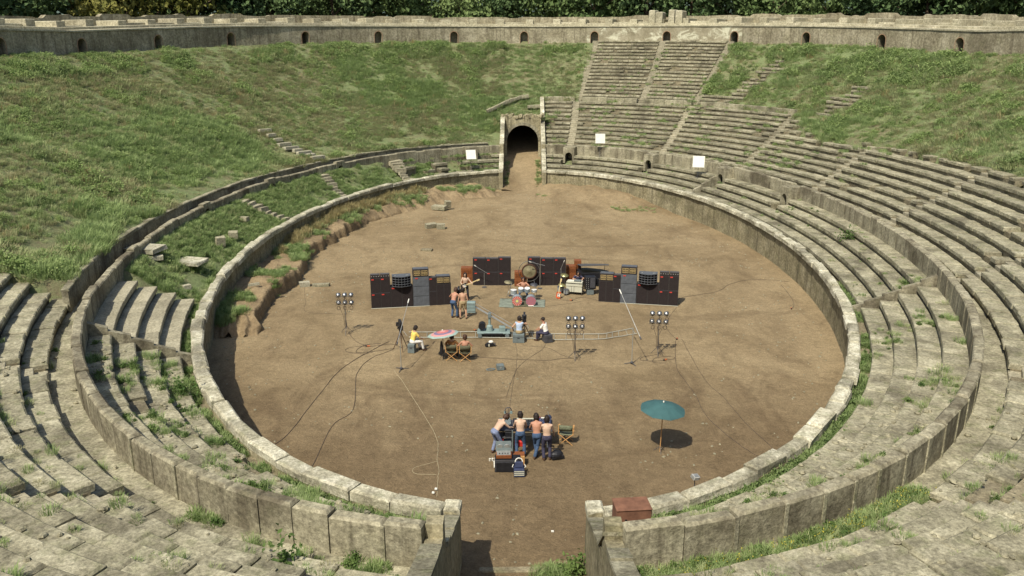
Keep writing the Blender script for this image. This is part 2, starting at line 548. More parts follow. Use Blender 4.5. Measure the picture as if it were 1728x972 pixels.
# arena floor
def ramp_z(y):
    y = np.asarray(y, float)
    return np.where(y > 31.5, 0.225 * (y - 31.5), 0.0) * np.where(y > 31.5, np.clip((y - 31.5) / 3, 0, 1), 0) + np.where(y < -33.6, 0.12 * (-33.6 - y), 0)
nr, nt = 90, 240
rs = np.linspace(0, 1.0, nr) ** 0.8
tt = np.linspace(0, 2 * math.pi, nt + 1)
Rg, Tg = np.meshgrid(rs, tt, indexing='ij')
X = Rg * (EB + 0.2) * np.cos(Tg)
Y = Rg * (EA + 0.2) * np.sin(Tg)
def gz(X, Y):
    """height of the arena floor"""
    Z = 0.07 * (fbm(X * 0.45, Y * 0.45) - 0.5) + 0.03 * (fbm(X * 1.7, Y * 1.7) - 0.5)
    ec = (1 - np.hypot(X / EB, Y / EA)) * 24
    an = np.degrees(np.arctan2(Y / EA, X / EB))
    Z = Z + 0.85 * np.exp(-(ec / 2.4) ** 2) * np.clip((an - 38) / 22, 0, 1) * np.clip((86.5 - an) / 5, 0, 1) * (0.6 + 0.8 * fbm(X * 0.7, Y * 0.7))
    Z = Z + 0.2 * np.exp(-((X - 7.5) / 4.5) ** 2 - ((Y - 27.5) / 3.5) ** 2) + 0.25 * np.exp(-((X + 6) / 3.0) ** 2 - ((Y - 29.5) / 2.5) ** 2)
    return Z + ramp_z(Y) * np.exp(-(X / 4.0) ** 2)
Z = gz(X, Y)
tag(grid_mesh('arena_ground', X, Y, Z, M['arena'], flip=True), kind='structure')
# the two gate ramps
for end in (1, -1):
    ys = np.linspace(32.6, 60, 60) * end if end == 1 else np.linspace(32.9, 48, 40) * end
    xs = np.linspace(XG[(end, -1)] - 0.2, XG[(end, 1)] + 0.2, 10)
    X, Y = np.meshgrid(xs, ys)
    Z = ramp_z(Y) + 0.006 + 0.09 * (fbm(X * 1.1, Y * 1.1) - 0.5) + 0.22 * np.clip((np.abs(X) - 1.1), 0, 1) * (0.5 + fbm(X, Y))
    tag(grid_mesh('gate_ramp', X, Y, Z, M['arena'], flip=(end == -1)), kind='structure')

# earth bank left standing along the left wall
be = [(-158, 0.9, -2.2), (-156, 1.0, -2.3), (-165.9, 1.0, -2.0), (-174.8, 0.95, -3.0), (-181, 0.75, -2.9), (-186, 0.85, -1.9), (-196, 0.85, -2.1), (-205, 0.8, -2.0), (-212, 0.75, -1.9), (-220, 0.7, -2.3), (-228, 0.7, -2.9), (-238, 0.7, -3.6), (-248, 0.75, -4.2), (-256, 0.75, -4.2), (-262, 0.6, -2.5)]
be = sorted(be, key=lambda q: -q[0])
bt = np.array([q[0] for q in be]); bh = np.array([q[1] for q in be]); bd = np.array([q[2] for q in be])
t_ = np.linspace(-156.5, -262.5, 330)
hh = np.interp(-t_, -bt, bh); dd = np.interp(-t_, -bt, bd)
dd = dd + 0.7 * (fbm(t_ * 0.5, t_ * 0 + 3) - 0.5) + 0.35 * (fbm(t_ * 1.7, t_ * 0 + 9) - 0.5)
uu = np.linspace(0, 1, 40)
U, T2 = np.meshgrid(uu, t_)
HH = np.repeat(hh[:, None], 40, 1); DD = np.repeat(dd[:, None], 40, 1)
soft = np.clip((-T2 - 205) / 40, 0.0, 1)                      # the cut face softens into rubble towards the far gate
dist = U * -DD
ww = 0.16 + 2.2 * soft
k_ = np.clip(dist / ww, 0, 1)
rise = np.where(soft > 0.4, k_ * k_ * (3 - 2 * k_), k_ ** 0.55)
endf = np.clip((-156.5 - T2 + 2.2 * (fbm(U * 6, T2 * 0 + 2) - 0.5)) / 3.2, 0, 1) ** 0.7
gatef = np.clip((262.3 + T2) / 9.0, 0, 1)
Xb, Yb = PT(np.radians(T2), DD + dist + 0.12 * U)
HH = HH * (1 + np.interp(-T2, [186, 205, 235, 250, 262], [0.0, 0.75, 0.9, 0.45, 0.25]) * U ** 1.3)
Zb = -0.06 + rise * HH * endf * gatef * (0.75 + 0.5 * fbm(Xb * 0.6, Yb * 0.6)) + 0.22 * (fbm(Xb * 2.3, Yb * 2.3) - 0.5) * k_ * endf
bank = tag(grid_mesh('earth_bank', Xb, Yb, Zb, M['bank']), kind='structure')
BANK = np.stack([Xb, Yb, Zb], -1)

# ---------------------------------------------------------------- tier sizes
IMA0, IRUN, IZ0, IRISE = 0.95, 0.82, 1.72, 0.43
MED0, MRUN, MZ0, MRISE = 5.45, 0.8, 3.4, 0.42
SUM0, SRUN, SZ0, SRISE = 15.45, 10.6 / 18, 8.44, 7.08 / 18
def prof(d):
    return np.interp(d, [0.45, 0.95, 4.23, 4.6, 5.45, 15.05, 15.45, 26.1], [1.7, 1.72, 3.44, 3.42, 3.42, 8.44, 8.46, 15.5])
def nd(t):
    return (t + 180) % 360 - 180
def ima_rows(t):
    t = nd(t)
    return -157.5 < t < 128
def med_max(t):
    t = nd(t)
    if t > 90 or t < -150: return 0.0
    if t < -90: return 15.05
    if t >= 42: return 15.05
    return float(np.interp(t, [-60, -50, 15, 30, 36, 42], [15.05, 12.6, 12.3, 11.5, 12.2, 14.4]))
def sum_rows(t, d):
    t = nd(t)
    k = (d - 16.4) / 8.4
    if 62.6 + 1.8 * k < t < 81.8: return True
    if 16.0 < d < 23.2 and abs(t - (56.6 - 1.8 * (d - 16.5) / 6.5)) < 1.1 + 0.6 * math.sin(d * 3): return True
    if 15.4 < d < 20.2 and abs(t - 37.6) < 1.5 + 0.9 * math.sin(d * 2.2): return True
    if 15.4 < d < 17.0 and 57 < t < 62.5: return True
    return False
MSTAIR = [(80.1, 82.1), (58.4, 62.7), (37.5, 42.3), (18.3, 22.4), (-1.5, -0.5), (-23, -25), (-46, -49), (-68, -70), (-112, -110), (-133, -130)]
SSTAIR = [(81.9, 81.8), (71.9, 73.5), (62.7, 64.5)]
def mst(i, d): return MSTAIR[i][0] + (MSTAIR[i][1] - MSTAIR[i][0]) * (d - 7.0) / 8.0
def sst(i, d): return SSTAIR[i][0] + (SSTAIR[i][1] - SSTAIR[i][0]) * (d - 16.4) / 8.4
DOORS = [78.2, 55.9, 34.9, 16.5, 103.6, 139.3, 158.7, 176.8]
DIVID = [36.2, -24.2, -141.5]

# ---------------------------------------------------------------- cavea earth under everything
def earth(name, side, dlist, nt, hole_below):
    out = []
    X = np.zeros((len(dlist), nt + 1)); Y = X * 0; Z = X * 0; Tq = X * 0
    for i, d in enumerate(dlist):
        a, b = arc(d, side)
        t = np.linspace(a, b, nt + 1)
        X[i], Y[i] = PT(t, d)
        Tq[i] = np.degrees(t)
        Z[i] = prof(d)
    Dq = np.repeat(np.array(dlist)[:, None], nt + 1, 1)
    return X, Y, Z, Tq, Dq
SURF = {}
for side, nm in ((1, 'R'), (-1, 'L')):
    dl = np.linspace(0.45, 4.3, 14)
    X, Y, Z, Tq, Dq = earth('e', side, dl, 260, 0)
    sunk = np.vectorize(ima_rows)(Tq)
    Z = Z - np.where(sunk, 0.55, 0.02) + np.where(sunk, 0, 0.30) * (fbm(X * 0.8, Y * 0.8) - 0.5)
    Z = Z + np.where(~sunk, 0.28 * np.clip((Dq - 2.5) / 1.5, 0, 1), 0)
    Z = np.where((Dq < 0.6) & ~sunk, np.minimum(Z, 1.8), Z)
    tag(grid_mesh('lower_slope', X, Y, Z, M['slope'], flip=True), kind='structure')
    SURF['ima' + nm] = (X, Y, Z, Tq, Dq)
    dl = np.concatenate([np.array([4.55, 5.0, 5.4]), np.linspace(5.5, 15.3, 26), np.linspace(15.6, 26.3, 30)])
    X, Y, Z, Tq, Dq = earth('e', side, dl, 300, 0)
    mm = np.vectorize(med_max)(Tq)
    ms = np.vectorize(sum_rows)(Tq, Dq)
    row = ((Dq > 5.2) & (Dq < mm + 0.2)) | ((Dq > 15.2) & ms)
    Z = Z + 0.5 * (fbm(X * 0.25, Y * 0.25) - 0.5) * np.clip((Dq - 6) / 3, 0, 1) + np.where(row, -0.75, 0.14) * (Dq > 5.2)
    if side == -1:                                           # on the left the grass ends in a low retaining wall
        lip = (nd(Tq) > 90) | (nd(Tq) < -150)
        Z = np.where(lip & (Dq > 5.45), np.maximum(Z, np.interp(Dq, [5.45, 9], [4.46, 5.3])), Z)
    Z = np.where(Dq < 5.45, Z - 0.3, Z)
    Z = np.where((Dq > 25.0), np.minimum(Z, 15.2), Z) + DZ(np.radians(Tq), Dq)
    tag(grid_mesh('grass_slope', X, Y, Z, M['slope'], flip=True), kind='structure')
    SURF['cav' + nm] = (X, Y, Z, Tq, Dq, row)

# ---------------------------------------------------------------- podium wall
pw = thing('podium_wall', 'grey stone wall with pale coping ringing the oval dirt arena', 'wall')
for side in (1, -1):
    a, b = arc(0.2, side)
    mb = MB()
    n = 330
    tl = np.linspace(a, b, n + 1)
    zl = np.linspace(-0.3, 2.0, 9)
    Tq, Zq = np.meshgrid(tl, zl)
    x0, y0 = PT(Tq, 0.0)
    s_ = Tq * 24
    off = 0.10 + 0.10 * (fbm(s_ * 0.6, Zq * 1.2) - 0.5) + 0.05 * (fbm(s_ * 3, Zq * 3) - 0.5)
    Xw, Yw = PT(Tq, off)
    w_ = grid_mesh('wall_face', Xw, Yw, Zq, M['wall'])
    w_.parent = pw
    mb = MB()
    sweep(mb, a, b, [(0.14, 1.9), (0.42, 1.97), (0.44, 1.2)], 0.8)
    mb.build('wall_back', M['wall'], pw)
    cut = split(a, b, 0.2, 1.55, 0.3)
    for t0, t1 in zip(cut[:-1], cut[1:]):
        mb = MB()
        td_ = nd(math.degrees((t0 + t1) / 2))
        sft = random.uniform(-.035, .035)
        hexa(mb, t0, t1, -0.07 + sft, 0.47 + sft + random.uniform(-.05, .04), 1.955, 2.30 + random.uniform(-0.08, 0.04), 0.014, 0.055, 0.07)
        mb.build('coping_stone', M['stone_lt'], pw)

# ---------------------------------------------------------------- lower seating
ls = thing('lower_seating', 'lowest tier of wide stone steps just behind the arena wall', 'seating')
def intervals(a, b, cuts):
    """cuts: list of (centre t rad, half width rad); returns free intervals"""
    cur = [(a, b)]
    for c, h in cuts:
        nxt = []
        for p, q in cur:
            for k in (-2 * math.pi, 0, 2 * math.pi):
                if p < c + k < q:
                    if c + k - h > p: nxt.append((p, c + k - h))
                    if c + k + h < q: nxt.append((c + k + h, q))
                    break
            else:
                nxt.append((p, q))
        cur = nxt
    return [(p, q) for p, q in cur if q - p > 0.004]
nst = 0
for side in (1, -1):
    for k in range(4):
        d0 = IMA0 + IRUN * k
        d1 = d0 + IRUN
        zt = IZ0 + IRISE * (k + 1)
        a, b = arc(d0 + 0.4, side)
        cuts = [(D(q), 0.16 / speed(D(q), d0)) for q in DIVID]
        if k >= 2: cuts += [(D(q), 0.62 / speed(D(q), d0)) for q in DOORS[:4]]
        for p, q in intervals(a, b, cuts):
            tm = nd(math.degrees((p + q) / 2))
            near_w = (-66 > tm > -90) or (-118 < tm < -90)
            cut = split(p, q, d0, 1.15 if not near_w else 1.35, 0.35)
            tl = [(t0, t1) for t0, t1 in zip(cut[:-1], cut[1:]) if ima_rows(math.degrees((t0 + t1) / 2))]
            if not tl: continue
            tl = [x for x in tl if not (nd(math.degrees(x[0])) > 97 and (k > 2 or random.random() < 0.25 + 0.02 * (nd(math.degrees(x[0])) - 97)))]
            if not tl: continue
            mbr = MB()
            st_ = 0
            for e_ in range(1, len(tl) + 1):
                if e_ == len(tl) or tl[e_][0] - tl[e_ - 1][1] > 0.02:
                    sweep(mbr, tl[st_][0], tl[e_ - 1][1], [(d0 + 0.06, zt - 0.95), (d0 + 0.06, zt - 0.16), (d1 + 0.1, zt - 0.16)], 0.8)
                    st_ = e_
            rowo = mbr.build('seat_row', M['riser'], ls)
            mbs = MB()
            smooth_l = None
            for t0, t1 in tl:
                td_ = nd(math.degrees((t0 + t1) / 2))
                xm, ym = PT((t0 + t1) / 2, d0)
                clean = -157.5 < td_ < -141.5
                broke = (-66 > td_ > -90) or (-141 < td_ < -90)
                if broke and random.random() < 0.12: continue
                mb1 = mbs if ym > 4 else MB()
                hexa(mb1, t0, t1, d0 - 0.05 + random.uniform(-.02, .02) * (2.0 if broke else 0.6), d1 + 0.04, zt - 0.24, zt, 0.004 if clean else (0.014 if not broke else 0.02), 0.004 if clean else (0.016 if not broke else 0.035), 0.02 if clean else (0.03 if not broke else 0.05))
                if ym <= 4:
                    mb1.build('stone', M['tread'] if clean else M['stone'], rowo)
                    nst += 1
            if mbs.f:
                tag(mbs.build('seat_stones', M['stone'], ls), kind='stuff')
# walkway behind the coping
wk = MB()
for side in (1, -1):
    a, b = arc(0.7, side)
    if side == 1: rngs = [(a, b)]
    else: rngs = [(a, D(124)), (D(203), b)]
    for p, q in rngs:
        sweep(wk, p, q, [(0.43, 1.1), (0.43, 1.70), (IMA0 + .1, 1.735), (IMA0 + .1, 1.2)], 0.8)
wk.build('walkway', M['riser'], ls)

# radial dividing walls of the lower tier
for q, lab in zip(DIVID, ('low wall crossing the lower steps on the far right, beside a doorway', 'low wall crossing the lower steps at the right edge', 'low wall crossing the smooth lower steps on the left')):
    mb = MB()
    t0 = D(q)
    h = 0.13 / speed(t0, 2.3)
    prv = 0.48
    dw = thing('divider_wall', lab, 'wall')
    for k in range(5):
        d0 = 0.48 if k == 0 else IMA0 + IRUN * (k - 1) + 0.1
        d1 = IMA0 + IRUN * k + 0.1 if k < 4 else 4.22
        z = IZ0 + IRISE * (k + 0.55) + 0.16
        if q < 0: z += 0.03
        m1 = MB()
        sweep_d = [(d0, z - 1.0), (d0, z - (0.14 if k else 0.02)), (d1, z + 0.16), (d1, z - 1.0)]
        v = []
        for tt_ in (t0 - h, t0 + h):
            v += [P3(tt_, *s2) for s2 in sweep_d]
        m1.add(v, [(0, 1, 2, 3), (7, 6, 5, 4), (0, 4, 5, 1), (1, 5, 6, 2), (2, 6, 7, 3)])
        m1.build('stone', M['slab'], dw)

# ---------------------------------------------------------------- parapet of upright slabs
pp = thing('parapet', 'ring of upright stained stone slabs behind the lower steps', 'wall')
for side in (1, -1):
    a, b = arc(4.4, side)
    cuts = [(D(q), 0.6 / speed(D(q), 4.4)) for q in DOORS]
    for p, q in intervals(a, b, cuts):
        cut = split(p, q, 4.4, 1.22, 0.22)
        for t0, t1 in zip(cut[:-1], cut[1:]):
            td_ = nd(math.degrees((t0 + t1) / 2))
            zt = 4.45 + random.uniform(-0.05, 0.04)
            left = td_ > 95 or td_ < -150
            if left: zt = 4.12 + 0.3 * float(fbm(td_ * 0.35, 2.0)) + random.uniform(-0.03, 0.03)
            near_ = -128 < td_ < -52
            mb = MB()
            hexa(mb, t0, t1, 4.235, 4.60, 2.6, zt, 0.02 if near_ else 0.014, 0.02, 0.07 if near_ else 0.05)
            s1 = mb.build('slab', M['slab'], pp)
            if near_ and random.random() < (0.75 if td_ > -90 else 0.2):              # thin fillet strip covering the joint
                mb = MB()
                sp = speed(t1, 4.6)
                hexa(mb, t1 - 0.05 / sp, t1 + 0.05 / sp, 4.60, 4.64, 3.3, zt - 0.02, 0.0, 0.006, 0.01)
                mb.build('fillet', M['stone'], s1)
# walkway behind the parapet
mb = MB()
for side in (1, -1):
    a, b = arc(5.0, side)
    sweep(mb, a, b, [(4.58, 3.0), (4.58, 3.40), (5.5, 3.43), (5.5, 3.0)], 0.8)
tag(mb.build('parapet_walk', M['stone']), kind='structure')

# left retaining wall with a dark face under the grass
rw = thing('retaining_wall', 'low kerbed wall holding the grass slope on the left', 'wall')
mb = MB()
a, b = arc(5.45, -1)
sweep(mb, a + 0.05, D(212), [(5.36, 3.2), (5.36, 4.44), (5.62, 4.50), (5.62, 4.0)], 0.6)
mb.build('wall_face', M['slab'], rw)
cut = split(a + 0.05, D(212), 5.45, 1.5, 0.3)
for t0, t1 in zip(cut[:-1], cut[1:]):
    mb = MB()
    hexa(mb, t0, t1, 5.30, 5.66, 4.42, 4.58 + random.uniform(-.06, .03), 0.01, 0.03, 0.03)
    mb.build('kerb_stone', M['stone'], rw)

# ---------------------------------------------------------------- middle and upper seating
def tier(name, label, d0_, run, z0_, rise, n, stairs, nstair, ok, near_y, stlen, parapet):
    th = thing(name, label, 'seating')
    for side in (1, -1):
        for k in range(n):
            d0 = d0_ + run * k
            d1 = d0 + run
            zt = z0_ + rise * (k + 1)
            a, b = arc(d0 + 0.3, side)
            cuts = [(D(stairs(i, d0)), 0.42 / speed(D(stairs(i, d0)), d0)) for i in range(nstair)]
            for p, q in intervals(a, b, cuts):
                nr_ = side * 0 + (PT((p + q) / 2, d0)[1] < near_y)
                cut = split(p, q, d0, stlen * (1.35 if nr_ else 1), 0.4)
                runs, cur = [], []
                for t0, t1 in zip(cut[:-1], cut[1:]):
                    if ok(math.degrees((t0 + t1) / 2), d0 + 0.3): cur.append((t0, t1))
                    elif cur: runs.append(cur); cur = []
                if cur: runs.append(cur)
                for tl in runs:
                    mbr, mbs = MB(), MB()
                    sweep(mbr, tl[0][0], tl[-1][1], [(d0 + 0.07, zt - rise - 0.3), (d0 + 0.07, zt - 0.17), (d1 + 0.1, zt - 0.17)], 0.9)
                    rowo = None
                    ym = PT((tl[0][0] + tl[-1][1]) / 2, d0)[1]
                    xmid = abs(PT((tl[0][0] + tl[-1][1]) / 2, d0)[0])
                    single = ym < near_y and k < 8
                    if single:
                        rowo = mbr.build('seat_row', M['riser'], th)
                    for t0, t1 in tl:
                        if random.random() < 0.04: continue
                        mb1 = MB() if single else mbs
                        jt = 0.03 if single else 0.02
                        wob = (0.12 if single else 0.10) * (float(fbm(t0 * 45, k * 3.3)) - 0.5)
                        hexa(mb1, t0, t1, d0 - 0.02 + random.uniform(-.03, .03), d1 + 0.04, zt - 0.2, zt + wob + random.uniform(-.018, .018), 0.016 if single else 0.018, jt, 0.055 if single else 0.035)
                        if single: mb1.build('stone', M['stone'], rowo)
                    if not single:
                        o_ = mbr.build('seat_row', M['riser'], th)
                        if mbs.f: tag(mbs.build('row_stones', M['stone'], o_), kind='stuff')
    # stairs between the blocks of seats
    for i in range(nstair):
        mb = MB()
        for k in range(n * 2):
            d0 = d0_ + run / 2 * k
            t0 = D(stairs(i, d0))
            if not (ok(math.degrees(t0) + 1.0, d0 + 0.2) or ok(math.degrees(t0) - 1.0, d0 + 0.2)): continue
            h = 0.42 / speed(t0, d0)
            hexa(mb, t0 - h, t0 + h, d0, d0 + run / 2 + 0.05, z0_ + rise / 2 * k - 0.35, z0_ + rise / 2 * (k + 1) - 0.03, 0.01, 0.015, 0.02)
        if mb.f: mb.build('stair', M['tread'], th)
    return th
ms_ = tier('middle_seating', 'middle tier of weathered stone seat rows, broken by narrow stairs', MED0, MRUN, MZ0, MRISE, 12, mst, len(MSTAIR),
     lambda t, d: d < med_max(t) + 0.3 * math.sin(t * 2.1) and not (nd(t) > 90), -28, 0.95, None)
us_ = tier('upper_seating', 'upper tier of stone seat rows below the arched wall, right of the gate', SUM0, SRUN, SZ0, SRISE, 18, sst, 3, sum_rows, -99, 0.8, None)
# low wall between the middle and upper tiers
mb = MB()
bw = thing('tier_wall', 'low pale wall between the middle and upper seat rows', 'wall')
for p, q in ((42.5, 60.8), (62.6, 71.2), (72.3, 81.2), (82.3, 86.8)):
    cut = split(D(p), min(D(q), arc(15.2, 1)[1]), 15.2, 1.3, 0.25)
    for t0, t1 in zip(cut[:-1], cut[1:]):
        mb = MB()
        hexa(mb, t0, t1, 15.06, 15.42, 8.2, 8.98 + random.uniform(-.05, .03), 0.012, 0.02, 0.04)
        mb.build('stone', M['stone'], bw)

# ---------------------------------------------------------------- doorways in the parapet
def arch_pts(w, spring, n=10):
    r = w / 2
    pts = [(-r, 0.0), (-r, spring)]
    pts += [(-r * math.cos(math.pi * i / n), spring + r * math.sin(math.pi * i / n)) for i in range(1, n)]
    pts += [(r, spring), (r, 0.0)]
    return pts
def arch_panel(mp, w, spring, W, H, y0, y1, n=10):
    """wall panel W wide, H high with an arched opening; mp maps (s, depth, z) to the scene"""
    ip = arch_pts(w, spring, n)
    op = []
    for s_, z in ip:
        if z <= spring + 1e-6: op.append((math.copysign(W / 2, s_), z))
        else:
            a = math.atan2(z - spring, s_)
            hh_ = H - spring
            c_, si = math.cos(a), math.sin(a)
            k = min((W / 2) / abs(c_) if abs(c_) > 1e-6 else 1e9, hh_ / si if si > 1e-6 else 1e9)
            op.append((c_ * k, spring + si * k))
    # corner fix: add the rectangle corners
    n_ = len(ip)
    v = [mp(s_, y0, z) for s_, z in ip] + [mp(s_, y0, z) for s_, z in op] + [mp(s_, y1, z) for s_, z in ip] + [mp(s_, y1, z) for s_, z in op]
    f = []
    for i in range(n_ - 1):
        f.append((i, i + 1, n_ + i + 1, n_ + i))
        f.append((2 * n_ + i, 3 * n_ + i, 3 * n_ + i + 1, 2 * n_ + i + 1))
        f.append((i, 2 * n_ + i, 2 * n_ + i + 1, i + 1))
        f.append((n_ + i, n_ + i + 1, 3 * n_ + i + 1, 3 * n_ + i))
    for sg in (-1, 1):                                        # corners between side and top
        idx = [i for i in range(n_) if op[i][1] >= H - 1e-5 or abs(op[i][0]) >= W / 2 - 1e-5]
        tops = [i for i in range(n_) if op[i][1] >= H - 1e-5 and op[i][0] * sg >= 0]
        sides = [i for i in range(n_) if abs(op[i][0] - sg * W / 2) < 1e-5]
        if tops and sides:
            ti = max(tops, key=lambda i: op[i][0] * sg)
            si = max(sides, key=lambda i: op[i][1])
            o_ = len(v)
            v += [mp(sg * W / 2, y0, H), mp(sg * W / 2, y1, H)]
            f.append((n_ + si, n_ + ti, o_))
            f.append((3 * n_ + si, o_ + 1, 3 * n_ + ti))
            f.append((n_ + si, o_, o_ + 1, 3 * n_ + si))
            f.append((n_ + ti, 3 * n_ + ti, o_ + 1, o_))
    return v, f
def vault(mp, w, spring, y0, y1, n=10, back=True):
    ip = arch_pts(w, spring, n)
    n_ = len(ip)
    v = [mp(s_, y0, z) for s_, z in ip] + [mp(s_, y1, z) for s_, z in ip]
    f = [(i, i + 1, n_ + i + 1, n_ + i) for i in range(n_ - 1)]
    f.append((n_ - 1, 0, n_, 2 * n_ - 1))
    if back: f.append(tuple(range(n_, 2 * n_)))
    return v, f
dl_lab = ['small dark arched doorway in the lower steps right of the far gate', 'small dark doorway in the lower steps, second from the far gate on the right', 'small dark doorway beside the sloping divider wall', 'small dark doorway on the right edge of the lower steps', 'small dark doorway under the white board left of the far gate', 'low dark arch in the left parapet, nearest the far gate', 'low dark arch in the middle of the left parapet', 'largest low dark arch at the left of the left parapet']
for i, q in enumerate(DOORS):
    t0 = D(q)
    th = thing('doorway', dl_lab[i], 'doorway')
    rt = i < 5
    w, spr, z0 = (0.8, 0.75, 2.62) if rt else (0.95, 0.35, 3.2)
    dF = 3.35 if rt else 4.2
    sp = speed(t0, dF)
    mp = lambda s_, y_, z: P3(t0 - s_ / sp, dF + y_, z0 + z)
    v, f = arch_panel(mp, w, spr, 1.26, (4.42 if not rt else 4.3) - z0, 0, 0.35)
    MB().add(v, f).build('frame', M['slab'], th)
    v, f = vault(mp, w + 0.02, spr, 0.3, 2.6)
    MB().add(v, f).build('passage', M['darkroom'], th)
    if rt:
        mb = MB()
        hexa(mb, t0 - 0.63 / sp, t0 + 0.63 / sp, dF + 0.3, 4.62, 4.0, 4.36, 0, 0.01, 0.03)
        for sg in (-1, 1):
            hexa(mb, t0 + sg * 0.53 / sp - 0.1 / sp, t0 + sg * 0.53 / sp + 0.1 / sp, dF + 0.3, 4.62, 2.4, 4.3, 0, 0.01, 0.03)
        mb.build('lintel', M['slab'], th)

# ---------------------------------------------------------------- gallery wall with arched openings
WIN = [172.5, 161.5, 150.5, 139.1, 128.0, 117.0, 107.2, 98.0, 90.0, 82.0, 73.3, 64.4, 54.1, 42.8, 31.4, 20.0, 9.0]
NICHE = {107.2, 98.0, 90.0, 82.0, 73.3}
gw = thing('gallery_wall', 'long curved masonry wall with arched openings above the grass slope', 'wall')
GZ0, GZ1, GD = 14.4, 17.22, 26.05
for i, q in enumerate(WIN):
    t0 = D(q)
    sp = speed(t0, GD)
    mp = lambda s_, y_, z: P3(t0 - s_ / sp, GD + y_, GZ0 + z)
    v, f = arch_panel(mp, 0.98, 1.75, 2.0, GZ1 - GZ0, 0, 1.9, 12)
    bay = MB().add(v, f).build('arch_bay', M['plastered'] if 64 < q < 83 else M['gallery'], gw)
    # brick rim
    ip = arch_pts(0.98, 1.75, 12); op = arch_pts(1.14, 1.75, 12)
    n_ = len(ip)
    v = [mp(s_, -0.03, z) for s_, z in ip] + [mp(s_, -0.03, z) for s_, z in op]
    MB().add(v, [(k, k + 1, n_ + k + 1, n_ + k) for k in range(n_ - 1)]).build('brick_rim', M['brick'], bay)
    if q not in NICHE:
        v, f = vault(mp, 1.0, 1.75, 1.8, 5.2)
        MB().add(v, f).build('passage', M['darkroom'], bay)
    else:
        v, f = vault(mp, 0.97, 1.74, 0.35, 0.8)
        MB().add(v, f).build('passage', M['gallery'], bay)  # closed niche added to catch sun, standing for daylight through an open arch
for a, b in zip(WIN[1:] + [-2], WIN):
    ta = D(a) + 1.0 / speed(D(a), GD)
    tb = D(b) - 1.0 / speed(D(b), GD)
    n = 14
    tl = np.linspace(ta, tb, n + 1); zl = np.linspace(GZ0, GZ1, 6)
    Tq, Zq = np.meshgrid(tl, zl)
    e_ = np.sin(np.pi * (Tq - ta) / (tb - ta)) ** 0.3
    off = GD + 0.12 * (fbm(Tq * 60, Zq) - 0.5) * e_
    Xw, Yw = PT(Tq, off)
    w_ = grid_mesh('wall_panel', Xw, Yw, Zq + DZ(Tq, off), M['plastered'] if 64 <= a < 82 else M['gallery'])
    w_.parent = gw
# cornice, terrace, ledges
mb = MB()
sweep(mb, D(-6), D(178), [(25.95, 17.22), (25.95, 17.36), (26.6, 17.38), (26.6, 17.22)], 0.9)
mb.build('cornice', M['terrace'], gw)
mb = MB()
sweep(mb, D(-6), D(178), [(26.55, 17.2), (26.55, 17.33), (27.3, 17.40), (27.3, 17.62), (27.7, 17.65), (31.1, 17.65)], 0.9)
mb.build('terrace', M['terrace'], gw)
rwl = thing('terrace_back_wall', 'low ruined wall along the back of the terrace under the trees', 'wall')
tl = np.linspace(D(-6), D(178), 420)
zt = 18.62 + 0.22 * (fbm(tl * 30, tl * 0) - 0.5) + 0.12 * np.sign(np.sin(tl * 47)) * (fbm(tl * 9, tl * 0 + 4) > 0.52)
v, f = [], []
for t, z in zip(tl, zt):
    v += [P3(t, 31.0, 17.4), P3(t, 31.0, z), P3(t, 31.6, z), P3(t, 31.6, 17.35)]
for i in range(len(tl) - 1):
    for k in range(3):
        f.append((i * 4 + k, i * 4 + k + 1, i * 4 + k + 5, i * 4 + k + 4))
MB().add(v, f).build('wall_face', M['gallery'], rwl)
cut = split(D(-4), D(176), 29.0, 3.6, 0.12)
for i, t in enumerate(cut):
    td_ = math.degrees(t)
    sp = speed(t, 29)
    h = random.uniform(0.10, 0.42)
    mb = MB()
    hexa(mb, t - 0.5 / sp, t + 0.5 / sp, 28.0, 31.0, 17.5, 18.1 + h * 0.5, 0.0, 0.03, 0.05)
    mb.build('pier', M['terrace'], rwl)
    if i + 1 < len(cut) and random.random() < 0.75:
        t2 = cut[i + 1]
        mb = MB()
        hexa(mb, t + 0.55 / sp, t2 - 0.55 / sp, 28.4, 28.9, 17.5, 17.82 + random.uniform(-.08, .1), 0.0, 0.02, 0.04)
        mb.build('low_wall', M['terrace'], rwl)
# the two tall masonry stubs on the terrace
for q, w2, lab in ((75.3, 1.8, 'left of two tall square masonry stubs on the terrace'), (72.95, 1.75, 'right of two tall square masonry stubs on the terrace')):
    t0 = D(q); sp = speed(t0, 28.2)
    th = thing('masonry_stub', lab, 'ruin')
    for s_, w_, z in ((-0.46, 0.8, 19.25), (0.5, 0.9, 19.1)):
        mb = MB()
        hexa(mb, t0 + (-s_ - w_ / 2) / sp, t0 + (-s_ + w_ / 2) / sp, 27.6, 29.2, 17.5, z + random.uniform(-.1, .1), 0.0, 0.06, 0.12)
        mb.build('pier', M['terrace'], th)
    mb = MB()
    hexa(mb, t0 - 0.7 / sp, t0 + 0.7 / sp, 28.4, 29.1, 17.5, 18.9, 0, 0.03, 0.1)
    mb.build('back', M['gallery'], th)

